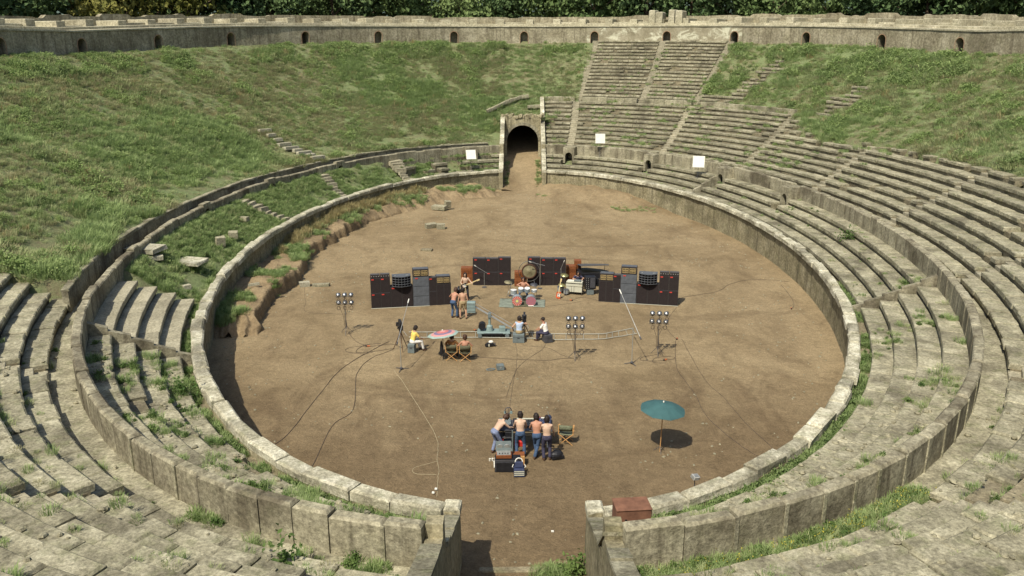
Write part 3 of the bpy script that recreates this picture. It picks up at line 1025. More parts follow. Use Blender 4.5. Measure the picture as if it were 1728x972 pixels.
# ---------------------------------------------------------------- gates
def gate(end):
    lab = 'arched stone gate with a dark tunnel at the far end of the arena' if end == 1 else 'open walled gate passage at the near end of the arena'
    th = thing('gate', lab, 'gate')
    for side in (1, -1):
        xi = XG[(end, side)]
        xo = xi + side * GW
        if end == 1:
            dd_ = [-0.05, 0.5, 0.52, 4.2, 4.22, 5.4, 8.9, 9.0, 9.8] if side == -1 else [-0.05, 0.5, 0.52, 4.2, 4.22, 5.4, 8.9, 9.0, 14.9]
            zz_ = [2.3, 2.3, 2.0, 3.75, 4.5, 4.6, 6.9, 7.0, 7.1] if side == -1 else [2.3, 2.3, 2.05, 3.75, 4.45, 4.5, 6.0, 6.1, 9.0]
        else:
            dd_ = [-0.05, 0.5, 0.52, 4.2, 4.22, 4.6, 4.62, 5.6, 10.0]
            zz_ = [2.2, 2.2, 2.0, 3.5, 4.4, 4.4, 4.05, 4.3, 5.9]
        y_ = np.concatenate([np.linspace(dd_[i], dd_[i + 1], max(2, int((dd_[i + 1] - dd_[i]) / 0.4))) for i in range(len(dd_) - 1)])
        z_ = np.interp(y_, dd_, zz_)
        v, f = [], []
        for d, z in zip(y_, z_):
            Yv = (32.95 + d) * end
            zb = float(ramp_z(Yv)) - 0.6
            jx = 0.05 * (float(fbm(d * 1.3, side * 3.0)) - 0.5)
            v += [(xi + jx, Yv, zb), (xi + jx, Yv, (zb + z) / 2 + .3), (xi + side * 0.02, Yv, z), (xo, Yv, z), (xo, Yv, zb)]
        for i in range(len(y_) - 1):
            for k in range(4):
                f.append((i * 5 + k, i * 5 + k + 1, i * 5 + k + 6, i * 5 + k + 5))
        f.append((0, 1, 2, 3, 4))
        e_ = (len(y_) - 1) * 5
        f.append((e_, e_ + 1, e_ + 2, e_ + 3, e_ + 4))
        sw = MB().add(v, f).build('side_wall', M['wall'], th)
        # cap stones running up the passage wall
        i = 0
        yq = 0.52
        while yq < dd_[-1] - 0.3:
            L = random.uniform(0.55, 1.0)
            y2 = min(yq + L, dd_[-1])
            z1, z2 = np.interp(yq + .02, dd_, zz_), np.interp(y2 - .02, dd_, zz_)
            if abs(z2 - z1) < 0.9 and not (end == -1 and 4.1 < yq < 4.7):
                hgt = random.uniform(0.06, 0.16)
                a_ = xi - side * 0.03; b_ = xo + side * 0.02
                v = [(x_, (32.95 + yy_) * end, zz2 + h_) for h_ in (0, hgt) for yy_, zz2 in ((yq + .01, z1), (y2 - .01, z2)) for x_ in (a_, b_)]
                MB().add(v, [(0, 1, 3, 2), (4, 5, 7, 6), (0, 1, 5, 4), (2, 3, 7, 6), (0, 2, 6, 4), (1, 3, 7, 5)]).build('cap_stone', M['stone_lt'] if end == 1 else M['stone'], sw)
            yq = y2
        # pale quoin block at the coping end
        mb = MB()
        mb.box(((xi + xo) / 2 - side * 0.0, 33.17 * end, 2.135), (GW + 0.06, 0.56, 0.34), (0, 0, 0.04 * side), 0.06)
        mb.build('quoin', M['stone_lt'], sw)
    if end == 1:
        yF = 42.0
        zb = float(ramp_z(yF)) - 0.1
        xc = (XG[(1, 1)] + XG[(1, -1)]) / 2
        mp = lambda s_, y_, z: (xc + s_, yF + y_, zb + z)
        W = XG[(1, 1)] - XG[(1, -1)]
        H = 7.05 - zb
        v, f = arch_panel(mp, 3.62, 2.05, W, H, 0, 0.7, 20)
        fc = MB().add(v, f).build('arch_front', M['wall'], th)
        # voussoirs
        for i in range(17):
            a0, a1 = math.pi * i / 17 + 0.012, math.pi * (i + 1) / 17 - 0.012
            r0, r1 = 1.79, 2.12 + random.uniform(-.04, .04)
            v = [mp(r_ * math.cos(a_), y_, 2.05 + r_ * math.sin(a_)) for y_ in (-0.05, 0.1) for r_ in (r0, r1) for a_ in (a0, a1)]
            MB().add(v, [(0, 1, 3, 2), (4, 5, 7, 6), (0, 1, 5, 4), (2, 3, 7, 6), (0, 2, 6, 4), (1, 3, 7, 5)]).build('voussoir', M['slab'], fc)
        mb = MB()
        for i in range(22):                                   # broken rubble crest above the arch
            mb.box((xc - W / 2 - .3 + (W + .6) * (i + .5) / 22, yF + random.uniform(0.1, 0.6), 7.05 + random.uniform(-0.1, 0.16)), (0.3, 0.5, random.uniform(0.25, 0.5)), (random.uniform(-.3, .3), random.uniform(-.3, .3), random.uniform(-.5, .5)), 0.05)
        tag(mb.build('rubble_crest', M['wall'], fc), kind='stuff')
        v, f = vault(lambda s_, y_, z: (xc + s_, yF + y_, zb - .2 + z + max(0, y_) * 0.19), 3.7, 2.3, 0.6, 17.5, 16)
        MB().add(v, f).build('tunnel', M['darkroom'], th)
        # earth filling above the vault
        xs = np.linspace(XG[(1, -1)] - 0.7, XG[(1, 1)] + 0.75, 12); ys = np.linspace(yF + 0.4, 60, 24)
        X, Y = np.meshgrid(xs, ys)
        Z = np.interp(Y, [yF + .4, 44, 46.5, 48.5, 60], [6.7, 6.8, 7.45, 8.45, 15.5]) + 0.3 * (fbm(X, Y) - 0.5)
        tag(grid_mesh('gate_fill', X, Y, Z, M['slope'], flip=True), kind='structure')
        SURF['fill'] = (X, Y, Z)
    else:
        # grass and a stone sill at the mouth of the near passage
        mb = MB()
        mb.box((-0.5, -33.02, 0.0), (2.3, 0.26, 0.12), (0, 0, 0.03), 0.03)
        mb.box((1.0, -33.0, -0.02), (0.8, 0.24, 0.12), (0, 0.02, -0.05), 0.03)
        mb.build('sill', M['riser'], th)
        xs = np.linspace(XG[(-1, -1)] - 0.5, XG[(-1, 1)] + 0.5, 8)
        X, Y = np.meshgrid(xs, np.array([-42.9, -46, -50, -58]))
        tag(grid_mesh('gate_fill', X, Y, prof(-Y - 33.2) + 0.1, M['slope']), kind='structure')
        mb = MB()
        xc = (XG[(-1, 1)] + XG[(-1, -1)]) / 2
        mp = lambda s_, y_, z: (xc + s_, -42.9 - y_, 0.9 + z)
        v, f = arch_panel(mp, 3.3, 1.6, 3.62, 5.0, 0, 0.5, 14)
        MB().add(v, f).build('arch_front', M['wall'], th)
        v, f = vault(mp, 3.32, 1.6, 0.45, 12, 14)
        MB().add(v, f).build('tunnel', M['darkroom'], th)
gate(1)
gate(-1)
KERB = [(-4.3, 45.1, 7.1), (-3.9, 45.5, 7.3), (-3.1, 46.2, 7.62), (-2.3, 47.1, 7.97), (-1.3, 47.8, 8.3), (-0.3, 48.4, 8.58), (0.6, 48.4, 8.68)]
KERB2 = [(0.4, 46.5, 7.55), (2.0, 46.5, 7.62)]
ck = thing('curved_kerb', 'low curved line of pale stones sweeping up behind the far gate', 'kerb')
for pts_ in (KERB, KERB2):
    for (xa, ya, za), (xb, yb, zb_) in zip(pts_[:-1], pts_[1:]):
        m = 2
        for k in range(m):
            f0, f1 = k / m + 0.01, (k + 1) / m - 0.01
            L = math.dist((xa, ya, za), (xb, yb, zb_)) * (f1 - f0)
            o = MB().box((0, 0, 0.1), (L, 0.34, 0.42 + random.uniform(-.06, .06)), bev=0.04).build('stone', M['stone'], ck)
            fm = (f0 + f1) / 2
            o.location = (xa + (xb - xa) * fm, ya + (yb - ya) * fm, za + (zb_ - za) * fm + 0.22)
            o.rotation_euler = (0, -math.atan2(zb_ - za, math.hypot(xb - xa, yb - ya)), math.atan2(yb - ya, xb - xa))

# ---------------------------------------------------------------- ruined stairs and loose blocks on the left tier
def blockmesh(w, d, h, j=0.12):
    v = [(x * w / 2 * random.uniform(1 - j, 1), y * d / 2 * random.uniform(1 - j, 1), z * h + random.uniform(-j, j) * h * 0.3) for z in (0, 1) for x, y in ((-1, -1), (1, -1), (1, 1), (-1, 1))]
    return MB().add(v, [(3, 2, 1, 0), (4, 5, 6, 7), (0, 1, 5, 4), (1, 2, 6, 5), (2, 3, 7, 6), (3, 0, 4, 7)])
for q0, q1, lab in ((145.4, 147.4, 'ruined stone stair on the left tier, middle of three'), (124.2, 126.8, 'ruined stone stair on the left tier, nearest the far gate'), (168.0, 165.2, 'ruined stone stair on the left tier, farthest from the gate')):
    th = thing('ruined_stair', lab, 'stair')
    for k in range(9):
        fr = k / 8
        d = 4.0 - 3.1 * fr
        t = D(q0 + (q1 - q0) * fr)
        x, y = PT(t, d)
        z = float(prof(d))
        if k < 4:
            mb = blockmesh(1.5 - 0.15 * k, 0.75, 0.42)
        else:
            mb = blockmesh(0.75, 0.36, 0.3)
        o = mb.build('step', M['tread'], th)
        o.location = (x, y, z - 0.12)
        o.rotation_euler = (random.uniform(-.06, .06), random.uniform(-.06, .06), t + math.pi / 2 + random.uniform(-.15, .15))
th = thing('hillside_steps', 'flight of narrow pale stone steps climbing the left grass slope', 'steps')
for k in range(9):
    fr = k / 8
    d = 5.7 + 6.1 * fr
    t = D(141.9 - 0.4 * fr)
    x, y = PT(t, d)
    o = blockmesh(random.choice((0.9, 1.2, 1.4, 1.6)), 0.5, 0.3).build('step', M['stone_lt'], th)
    o.location = (x, y, max(float(prof(d)), float(np.interp(d, [5.45, 9], [4.46, 5.3]))) + 0.2)
    o.rotation_euler = (0, 0, t + math.pi / 2 + random.uniform(-.06, .06))
def loose(px, lab, x, y, z, w, d, h, rz, rx=0.0, mat='stone_lt', grp=None, cat='stone block'):
    o = blockmesh(w, d, h).build('stone_block', M[mat])
    o.location = (x, y, z)
    o.rotation_euler = (rx, random.uniform(-.05, .05), rz)
    tag(o, lab, cat, grp)
lz = lambda x, y: 0
loose(0, 'large flat pale slab on the left tier beside the path', -20.05, -7.6, 2.72, 3.0, 1.5, 0.17, -0.12, 0.0)
loose(0, 'large pale slab near the left edge, highest of the fallen slabs', -21.3, -9.0, 3.72, 1.9, 1.3, 0.24, -0.2, 0.04)
loose(0, 'small pale slab between two large fallen slabs on the left', -20.7, -9.4, 3.3, 0.9, 0.55, 0.24, 0.5)
loose(0, 'upright block standing in the left grass, nearer of two', -19.75, -1.9, 2.3, 0.6, 0.4, 0.62, 0.6, 0.15, 'stone')
loose(0, 'squat block in the left grass behind the upright one', -19.6, 0.2, 2.35, 0.65, 0.5, 0.45, 0.2, 0.1, 'stone')
loose(0, 'small block in the left grass below the largest arch', -20.2, 4.3, 2.7, 0.7, 0.4, 0.3, -0.3, 0.0, 'stone')
loose(0, 'slanting slab on the rubble below the left of the far gate', -7.9, 22.4, 0.1, 1.5, 0.7, 0.35, -0.4, 0.1, 'stone')
loose(0, 'small upright block on the slab by the far rubble', -7.2, 22.7, 0.2, 0.6, 0.4, 0.65, 0.5, 0.2, 'stone')
loose(0, 'tilted block on the arena earth, left of a cube', -7.9, 14.5, 0.0, 1.0, 0.5, 0.4, 0.5, 0.15, 'stone')
loose(0, 'cube block on the arena earth beside a tilted one', -7.0, 14.2, 0.0, 0.75, 0.65, 0.42, 0.1, 0, 'stone')
loose(0, 'flat stone half buried behind the left speaker wall', -7.3, 6.4, -0.12, 0.9, 0.5, 0.25, -0.2, 0, 'riser')
loose(0, 'pale block at the foot of the left earth bank', -14.05, -3.3, 0.0, 0.7, 0.5, 0.3, 0.3)
loose(0, 'low plank of stone beside the block by the earth bank', -13.0, -3.3, 0.0, 1.1, 0.35, 0.18, 0.12, 0, 'stone')
loose(0, 'pale block on the earth path above the left wall', -18.4, -11.0, 2.0, 0.45, 0.35, 0.3, 0.7)
loose(0, 'pale stick of stone in the weeds on the earth bank', -16.2, -6.6, 1.0, 0.7, 0.16, 0.14, 0.5)

# ================================================================== VEGETATION
def blade_tuft(name, n, h, spread, w, mat, lean=0.5, seed=0):
    r = random.Random(seed)
    mb = MB()
    for i in range(n):
        a = r.uniform(0, 2 * math.pi)
        d = spread * r.random() ** 0.5 * 0.5
        bx, by = d * math.cos(a), d * math.sin(a)
        hh_ = h * r.uniform(0.5, 1.1)
        ln = lean * hh_ * r.uniform(0.2, 1.0)
        a2 = a + r.uniform(-.8, .8)
        tx, ty = bx + ln * math.cos(a2), by + ln * math.sin(a2)
        px, py = -math.sin(a2 + r.uniform(-.9, .9)) * w / 2, math.cos(a2) * w / 2
        mx, my = bx + (tx - bx) * 0.35, by + (ty - by) * 0.35
        mb.add([(bx - px, by - py, -0.03), (bx + px, by + py, -0.03), (mx + px, my + py, hh_ * .6), (mx - px, my - py, hh_ * .6), (tx, ty, hh_)], [(0, 1, 2, 3), (3, 2, 4)])
    return proto(name, mb, mat)
def leaf_clump(name, n, rad, h, leaf, mat, seed=0, flowers=0):
    r = random.Random(seed)
    mb = MB()
    for i in range(n):
        a = r.uniform(0, 2 * math.pi); u = r.random() ** 0.45
        ph = r.uniform(0.05, 0.5 * math.pi)
        lump = 0.75 + 0.35 * math.sin(3 * a + seed) * math.sin(2.3 * ph + seed)
        p = Vector((rad * u * lump * math.sin(ph) * math.cos(a), rad * u * lump * math.sin(ph) * math.sin(a), h * u * lump * math.cos(ph) + 0.02))
        q = Euler((r.uniform(-1, 1), r.uniform(-1, 1), r.uniform(0, 6.28))).to_matrix()
        s_ = leaf * r.uniform(0.6, 1.3)
        mb.add([p + q @ Vector(c_) for c_ in ((-s_ * .5, 0, 0), (0, -s_ * .32, 0.1 * s_), (s_ * .6, 0, 0), (0, s_ * .32, 0.1 * s_))], [(0, 1, 2, 3)])
    return proto(name, mb, mat)
PC = bpy.data.collections.new('tufts')
def proto(name, mb, mat):
    o = bpy.data.objects.new(name, mb.mesh(name, mat))
    PC.objects.link(o)
    return o
# alphabetical order = variant index
blade_tuft('a0_grass', 80, 0.30, 0.85, 0.022, M['grassA'], 0.9, 1)
blade_tuft('a1_grass', 80, 0.28, 0.9, 0.022, M['grassB'], 1.0, 2)
blade_tuft('a2_straw', 34, 0.55, 0.5, 0.025, M['grassC'], 0.5, 3)
leaf_clump('a3_shrub', 230, 0.55, 0.5, 0.10, M['shrub'], 4)
leaf_clump('a4_weed', 170, 0.42, 0.38, 0.095, M['weed'], 5)
blade_tuft('a5_dry', 76, 0.24, 0.9, 0.022, M['grassD'], 1.1, 6)
leaf_clump('a6_flower', 26, 0.5, 0.5, 0.06, M['flower'], 7)
blade_tuft('a7_green', 90, 0.40, 0.8, 0.024, M['grassA'], 0.8, 8)
rk = MB()
rk.ell((0, 0, 0.02), (0.09, 0.07, 0.05), (0.2, 0.1, 0), 6, 4)
proto('a8_rock', rk, M['stone'])
leaf_clump('a9_bush', 300, 0.6, 0.5, 0.085, M['bushL'], 9)

def gn_tree():
    ng = bpy.data.node_groups.new('scatter', 'GeometryNodeTree')
    ng.interface.new_socket('Geometry', in_out='INPUT', socket_type='NodeSocketGeometry')
    ng.interface.new_socket('Geometry', in_out='OUTPUT', socket_type='NodeSocketGeometry')
    n = ng.nodes
    gi = n.new('NodeGroupInput'); go = n.new('NodeGroupOutput')
    iop = n.new('GeometryNodeInstanceOnPoints')
    ci = n.new('GeometryNodeCollectionInfo')
    ci.inputs['Collection'].default_value = PC
    ci.inputs['Separate Children'].default_value = True
    ci.inputs['Reset Children'].default_value = True
    def attr(nm, ty):
        a = n.new('GeometryNodeInputNamedAttribute')
        a.data_type = ty
        a.inputs['Name'].default_value = nm
        return [q for q in a.outputs if q.enabled and q.name == 'Attribute'][0]
    L = ng.links
    L.new(gi.outputs[0], iop.inputs['Points'])
    L.new(ci.outputs[0], iop.inputs['Instance'])
    iop.inputs['Pick Instance'].default_value = True
    L.new(attr('var', 'INT'), iop.inputs['Instance Index'])
    L.new(attr('rot', 'FLOAT_VECTOR'), iop.inputs['Rotation'])
    L.new(attr('scl', 'FLOAT_VECTOR'), iop.inputs['Scale'])
    L.new(iop.outputs[0], go.inputs[0])
    return ng
SCAT = gn_tree()
def scatter(name, label, pts, var, scl, mat, cat='grass'):
    pts = np.asarray(pts, float)
    n = len(pts)
    me = bpy.data.meshes.new(name)
    me.vertices.add(n)
    me.vertices.foreach_set('co', pts.ravel())
    a = me.attributes.new('var', 'INT', 'POINT'); a.data.foreach_set('value', np.asarray(var, np.int32))
    rot = np.zeros((n, 3)); rot[:, 2] = rng.random(n) * 6.28; rot[:, :2] = rng.normal(0, 0.12, (n, 2))
    a = me.attributes.new('rot', 'FLOAT_VECTOR', 'POINT'); a.data.foreach_set('vector', rot.ravel())
    s3 = np.repeat(np.asarray(scl, float)[:, None], 3, 1) * rng.uniform(0.8, 1.2, (n, 3))
    a = me.attributes.new('scl', 'FLOAT_VECTOR', 'POINT'); a.data.foreach_set('vector', s3.ravel())
    me.update()
    o = bpy.data.objects.new(name, me)
    COL.objects.link(o)
    md = o.modifiers.new('scatter', 'NODES')
    md.node_group = SCAT
    tag(o, label, cat, kind='stuff')
    return o
def sample(S, n):
    """random points on a surface grid, roughly even in area"""
    X, Y, Z = S[0], S[1], S[2]
    h, w = X.shape
    ax = np.stack([X, Y], -1)
    e1 = np.linalg.norm(ax[1:, :-1] - ax[:-1, :-1], axis=-1); e2 = np.linalg.norm(ax[:-1, 1:] - ax[:-1, :-1], axis=-1)
    ar = (e1 * e2).ravel()
    idx = rng.choice(len(ar), n, p=ar / ar.sum())
    i, j = idx // (w - 1), idx % (w - 1)
    u, v = rng.random(n), rng.random(n)
    def bl(A):
        return (A[i, j] * (1 - u) + A[i + 1, j] * u) * (1 - v) + (A[i, j + 1] * (1 - u) + A[i + 1, j + 1] * u) * v
    return [bl(A) for A in S[:5]]
# upper slopes
for nm, n, lab in (('cavL', 78000, 'rough green grass and scrub covering the left and far slope'), ('cavR', 46000, 'rough green grass and scrub on the upper right slope')):
    x, y, z, t, d = sample(SURF[nm][:5], n)
    t = nd(t)
    mm = np.vectorize(med_max)(t)
    sr = np.vectorize(sum_rows)(t, d)
    keep = (d > 5.7) & ~((d < mm + 0.1) | sr & (d > 15.4)) & (d < 25.9) & (y > -20)
    pa = fbm(x * 0.11 + 40, y * 0.11); pb = fbm(x * 0.35, y * 0.35 + 9); pc = fbm(x * 0.8 + 3, y * 0.8)
    bare = (fbm(x * 0.9 + 50, y * 0.9) < 0.46) & (rng.random(len(x)) < 0.75)
    low = (d < 8.8) & (pb < 0.53) & (rng.random(len(x)) < 0.85)
    keep &= ~bare & ~low
    r = rng.random(len(x))
    lush = pa + 0.25 * (pb - 0.5)
    var = np.where(lush > 0.56, np.where(r < 0.55, 7, np.where(r < 0.85, 0, 1)), np.where(lush > 0.46, np.where(r < 0.4, 1, np.where(r < 0.75, 0, 5)), np.where(r < 0.6, 5, np.where(r < 0.9, 1, 0))))
    dark = (pc > 0.66) & (r > 0.6)
    var = np.where(dark, 3, var)
    pd = fbm(x * 0.55 + 90, y * 0.55)
    var = np.where((pd > 0.57) & (r > 0.35) & (r < 0.65), 9, var)
    var = np.where((pd < 0.36) & (r > 0.4) & (r < 0.5), 3, var)
    var = np.where(r > 0.985, 2, var)
    top = (d > 22.6) & (pb > 0.46)
    var = np.where(top & (r < 0.5), np.where(r < 0.14, 3, np.where(r < 0.38, 9, 7)), var)
    bigb = ((t > 54) & (t < 63) & (d > 17) & (pb > 0.42)) | ((t > 30) & (t < 52) & (d > 20.5) & (pb > 0.5))
    var = np.where(bigb & (r < 0.6), np.where(r < 0.2, 3, np.where(r < 0.5, 9, 7)), var)
    scl = rng.uniform(0.5, 1.2, len(x)) * (0.7 + 0.6 * np.clip((pb - 0.35) / 0.3, 0, 1)) * np.where(var == 3, 0.9, 1.0) * np.where(top | bigb, 1.2, 1.0) * np.where(d > 24.9, 0.6, 1.0)
    scatter('slope_grass', lab, np.stack([x, y, z - 0.04], -1)[keep], var[keep], scl[keep], None)
# grass over the gate vault
x, y, z = sample(SURF['fill'], 900)[:3]
k = z < 15
scatter('gate_grass', 'grass growing over the vault of the far gate', np.stack([x, y, z - .03], -1)[k], rng.choice([0, 1, 5, 7], k.sum()), rng.uniform(0.5, 1.0, k.sum()), None)
# left lower tier
x, y, z, t, d = sample(SURF['imaL'], 15000)
t = nd(t)
keep = ((t > 112) | (t < -158.5)) & (d > 0.55) & (d < 4.15)
pb = fbm(x * 0.5 + 7, y * 0.5)
keep &= ~((pb < 0.43) & (rng.random(len(x)) < 0.85))
for q0, q1 in ((145.4, 147.4), (124.2, 126.8), (168.0, 165.2)):
    keep &= np.abs(t - (q0 + (q1 - q0) * (4.0 - d) / 3.1)) * 0.45 > 0.45
keep &= ~((t < -162) & (t > -175) & (d < 2.2) & (rng.random(len(x)) < 0.8))
r = rng.random(len(x))
var = np.where(r < 0.35, 0, np.where(r < 0.6, 7, np.where(r < 0.8, 1, np.where(r < 0.93, 4, 3))))
scatter('tier_grass', 'green grass covering the ruined lower tier on the left', np.stack([x, y, z - 0.03], -1)[keep], var[keep], rng.uniform(0.4, 0.85, keep.sum()), None)
# earth bank weeds: green on top, straw along the wall
bp = BANK.reshape(-1, 3)[rng.integers(0, BANK.shape[0] * BANK.shape[1], 9000)]
tb = np.degrees(np.arctan2(bp[:, 1] / EA, bp[:, 0] / EB)) % 360
rad = np.hypot(bp[:, 0] / EB, bp[:, 1] / EA)
pb = fbm(bp[:, 0] * 0.6, bp[:, 1] * 0.6 + 30)
r = rng.random(len(bp))
green = (tb > 172) & (rad > 0.87) & (pb > 0.52)
straw = (tb < 176) & (tb > 125) & (rad > 0.955) & (r < 0.45)
few = (pb > 0.57) & (r < 0.16) & (bp[:, 2] > 0.25)
keep = (green & (r < 0.75)) | straw | few
var = np.where(straw & ~green, np.where(r < 0.3, 2, 1), np.where(r < 0.3, 7, np.where(r < 0.5, 0, np.where(r < .65, 4, 1))))
scl = np.where(straw & ~green, rng.uniform(0.6, 1.2, len(bp)), rng.uniform(0.4, 0.85, len(bp)))
scatter('bank_weeds', 'weeds and dry grass on the earth bank inside the left wall', (bp + rng.normal(0, 0.06, bp.shape) * [1, 1, 0])[keep], var[keep], scl[keep], None)
# weeds along the foot of the coping, on the steps and between the slabs
pts, var, scl = [], [], []
def weed_run(t0, t1, d0, d1, n, vs, s0, s1, zf=None, patch=0.0):
    for _ in range(n):
        t = random.uniform(t0, t1); d = random.uniform(d0, d1)
        x, y = PT(D(t), d)
        if abs(x) < 2.45: continue
        if patch and float(fbm(x * 0.9, y * 0.9)) < patch: continue
        if zf is None:
            k = math.floor((d - IMA0) / IRUN)
            z = IZ0 + IRISE * (k + 1) if d > IMA0 else IZ0
            z = min(z, 3.44)
            if d > 4.6: z = 3.42
        else: z = zf
        pts.append((float(x), float(y), z - 0.02)); var.append(random.choice(vs)); scl.append(random.uniform(s0, s1))
weed_run(-83, -50, 0.55, 1.1, 1000, (4, 4, 3, 7), 0.45, 0.95, IZ0)
weed_run(-52, -15, 0.5, 1.0, 340, (4, 7, 3), 0.35, 0.8, IZ0, 0.47)
weed_run(-127, -96, 0.5, 1.1, 620, (4, 7, 0, 3), 0.35, 0.8, IZ0, 0.44)
weed_run(-158, -127, 0.5, 0.95, 260, (4, 7, 0), 0.3, 0.6, IZ0, 0.42)
weed_run(-140, -97, 1.0, 4.1, 800, (4, 7, 0), 0.3, 0.7, None, 0.53)
weed_run(-87, -20, 1.0, 4.1, 800, (4, 7, 1), 0.25, 0.65, None, 0.56)
weed_run(-20, 86, 1.0, 4.1, 260, (4, 7, 1), 0.2, 0.5, None, 0.6)
weed_run(-20, 86, 0.5, 0.9, 160, (4, 7, 1), 0.2, 0.45, IZ0, 0.55)
weed_run(97, 125, 0.5, 4.1, 420, (4, 7, 1, 0), 0.3, 0.7, None, 0.45)
weed_run(-87.5, -66, 4.7, 5.4, 520, (7, 0, 4, 6, 1), 0.35, 0.7, 3.42)
weed_run(-112, -96, 4.65, 5.2, 160, (7, 0, 4), 0.3, 0.65, 3.42, 0.5)
weed_run(-93.5, -90.5, -0.3, 0.6, 0, (4,), 0.3, 0.5, 0.0)
for _ in range(90):
    x, y = random.uniform(0.3, 1.7), random.uniform(-34.2, -32.9)
    pts.append((x, y, float(ramp_z(y)))); var.append(random.choice((4, 7, 0))); scl.append(random.uniform(0.3, 0.6))
for sx in (-1, 1):                                            # along the far gate walls
    for _ in range(70):
        y = random.uniform(33.2, 41)
        x = (XG[(1, sx)]) - sx * random.uniform(0.0, 0.5)
        pts.append((x, y, float(ramp_z(y)) + 0.1)); var.append(random.choice((4, 7, 5))); scl.append(random.uniform(0.3, 0.7))
for _ in range(420):                                          # rubble in front of the right of the far gate
    t = random.uniform(40, 84); d = random.uniform(-4.0, -0.1)
    x, y = PT(D(t), d)
    if float(fbm(x * 0.5 + 2, y * 0.5)) < 0.55: continue
    pts.append((float(x), float(y), 0.15 + 0.15 * (d > -1.5))); var.append(random.choice((7, 1, 0, 5, 2))); scl.append(random.uniform(0.25, 0.55))
for _ in range(1500):                                         # sprouts on the middle and upper seats
    t = random.uniform(15, 86); d = random.uniform(5.6, 25)
    x, y = PT(D(t), d)
    if abs(x) < 2.5 or float(fbm(x * 0.45 + 12, y * 0.45)) < 0.52: continue
    k = math.floor((d - (MED0 if d < 15.2 else SUM0)) / (MRUN if d < 15.2 else SRUN))
    z = (MZ0 + MRISE * (k + 1)) if d < 15.2 else SZ0 + SRISE * (k + 1)
    pts.append((float(x), float(y), z + float(DZ(D(t), d)))); var.append(random.choice((7, 1, 9, 0))); scl.append(random.uniform(0.35, 0.85))
for _ in range(600):                                          # near corners of the middle tier
    t = random.choice((random.uniform(-88, -55), random.uniform(-128, -94))); d = random.uniform(5.5, 12)
    x, y = PT(D(t), d)
    if abs(x) < 2.5 or float(fbm(x * 0.7 + 22, y * 0.7)) < 0.54: continue
    k = math.floor((d - MED0) / MRUN)
    pts.append((float(x), float(y), MZ0 + MRISE * (k + 1))); var.append(random.choice((7, 1, 5, 0))); scl.append(random.uniform(0.2, 0.5))
for _ in range(900):                                          # weeds rooted where riser meets tread on the near rows
    t = random.choice((random.uniform(-88, -45), random.uniform(-140, -94))); k = random.randint(0, 9)
    d = MED0 + MRUN * k + random.uniform(-0.14, 0.0)
    x, y = PT(D(t), d)
    if abs(x) < 2.5 or float(fbm(x * 0.6 + 70, y * 0.6)) < 0.5: continue
    pts.append((float(x), float(y), MZ0 + MRISE * k - 0.02)); var.append(random.choice((7, 0, 1, 4))); scl.append(random.uniform(0.25, 0.6))
for _ in range(700):                                          # chips of stone on the near tiers and the bank
    t = random.choice((random.uniform(-87, -50), random.uniform(-140, -94))); d = random.choice((random.uniform(0.6, 4.1), random.uniform(4.7, 12)))
    x, y = PT(D(t), d)
    if abs(x) < 2.5: continue
    if d < 4.2: z = min(3.44, IZ0 + IRISE * (math.floor((d - IMA0) / IRUN) + 1))
    elif d < 5.45: z = 3.42
    else: z = MZ0 + MRISE * (math.floor((d - MED0) / MRUN) + 1)
    pts.append((float(x), float(y), z)); var.append(8); scl.append(random.uniform(0.4, 1.5))
scatter('step_weeds', 'weeds sprouting along the steps, coping and parapet', pts, var, scl, None, 'weeds')

n = 2600
t = rng.uniform(0, 6.283, n); q = np.sqrt(rng.uniform(0, 1, n)) ** 0.7
px_, py_ = q * 17.2 * np.cos(t), q * 32.8 * np.sin(t)
k = (fbm(px_ * 0.4, py_ * 0.4) > 0.5) | (q > 0.93)
k &= ~((np.abs(px_) < 9.5) & (py_ > -18) & (py_ < -2))
scatter('pebbles', 'pebbles and clods strewn over the arena earth', np.stack([px_, py_, gz(px_, py_)], -1)[k], np.full(k.sum(), 8), rng.uniform(0.2, 0.75, k.sum()), None, 'pebbles')
# single bushes one can point at
def bush(lab, x, y, z, s, mat, n=420, tall=1.0):
    th = thing('bush', lab, 'bush', (x, y, z))
    r = random.Random(int(x * 100))
    mb = MB()
    for i in range(n):
        a = r.uniform(0, 6.283); u = r.random() ** 0.5; ph = r.uniform(0.05, 1.7)
        lump = 0.7 + 0.45 * r.random() * (1 + math.sin(3 * a))
        p = Vector((s * u * lump * math.sin(ph) * math.cos(a), s * u * lump * math.sin(ph) * math.sin(a), tall * s * u * lump * (0.25 + 0.9 * math.cos(ph)) + 0.05 * s))
        q = Euler((r.uniform(-1, 1), r.uniform(-1, 1), r.uniform(0, 6.28))).to_matrix()
        l = 0.13 * r.uniform(0.6, 1.3)
        mb.add([p + q @ Vector(c_) for c_ in ((-l * .5, 0, 0), (0, -l * .3, 0.1 * l), (l * .6, 0, 0), (0, l * .3, 0.1 * l))], [(0, 1, 2, 3)])
    mb.build('foliage', mat, th)
    mb = MB()
    for i in range(6):
        a = i * 1.05
        mb.cyl((0, 0, -0.1), (0.5 * s * math.cos(a), 0.5 * s * math.sin(a), 0.6 * s * tall), 0.018, 0.006, 5)
    mb.build('stem', M['bark'], th)
bush('pointed green bush growing from the wide right steps', 20.6, -2.4, 2.75, 0.6, M['weed'], tall=1.35)
bush('bright bush behind the coping right of the far gate', 10.6, 30.9, 2.1, 0.55, M['weed'])
bush('bush below a doorway crack on the far right steps', 20.1, 7.4, 2.6, 0.42, M['weed'])
bush('dark shrub at the left of the coping, where the left steps end', -13.0, -25.2, 1.8, 0.6, M['weed'], tall=1.4)
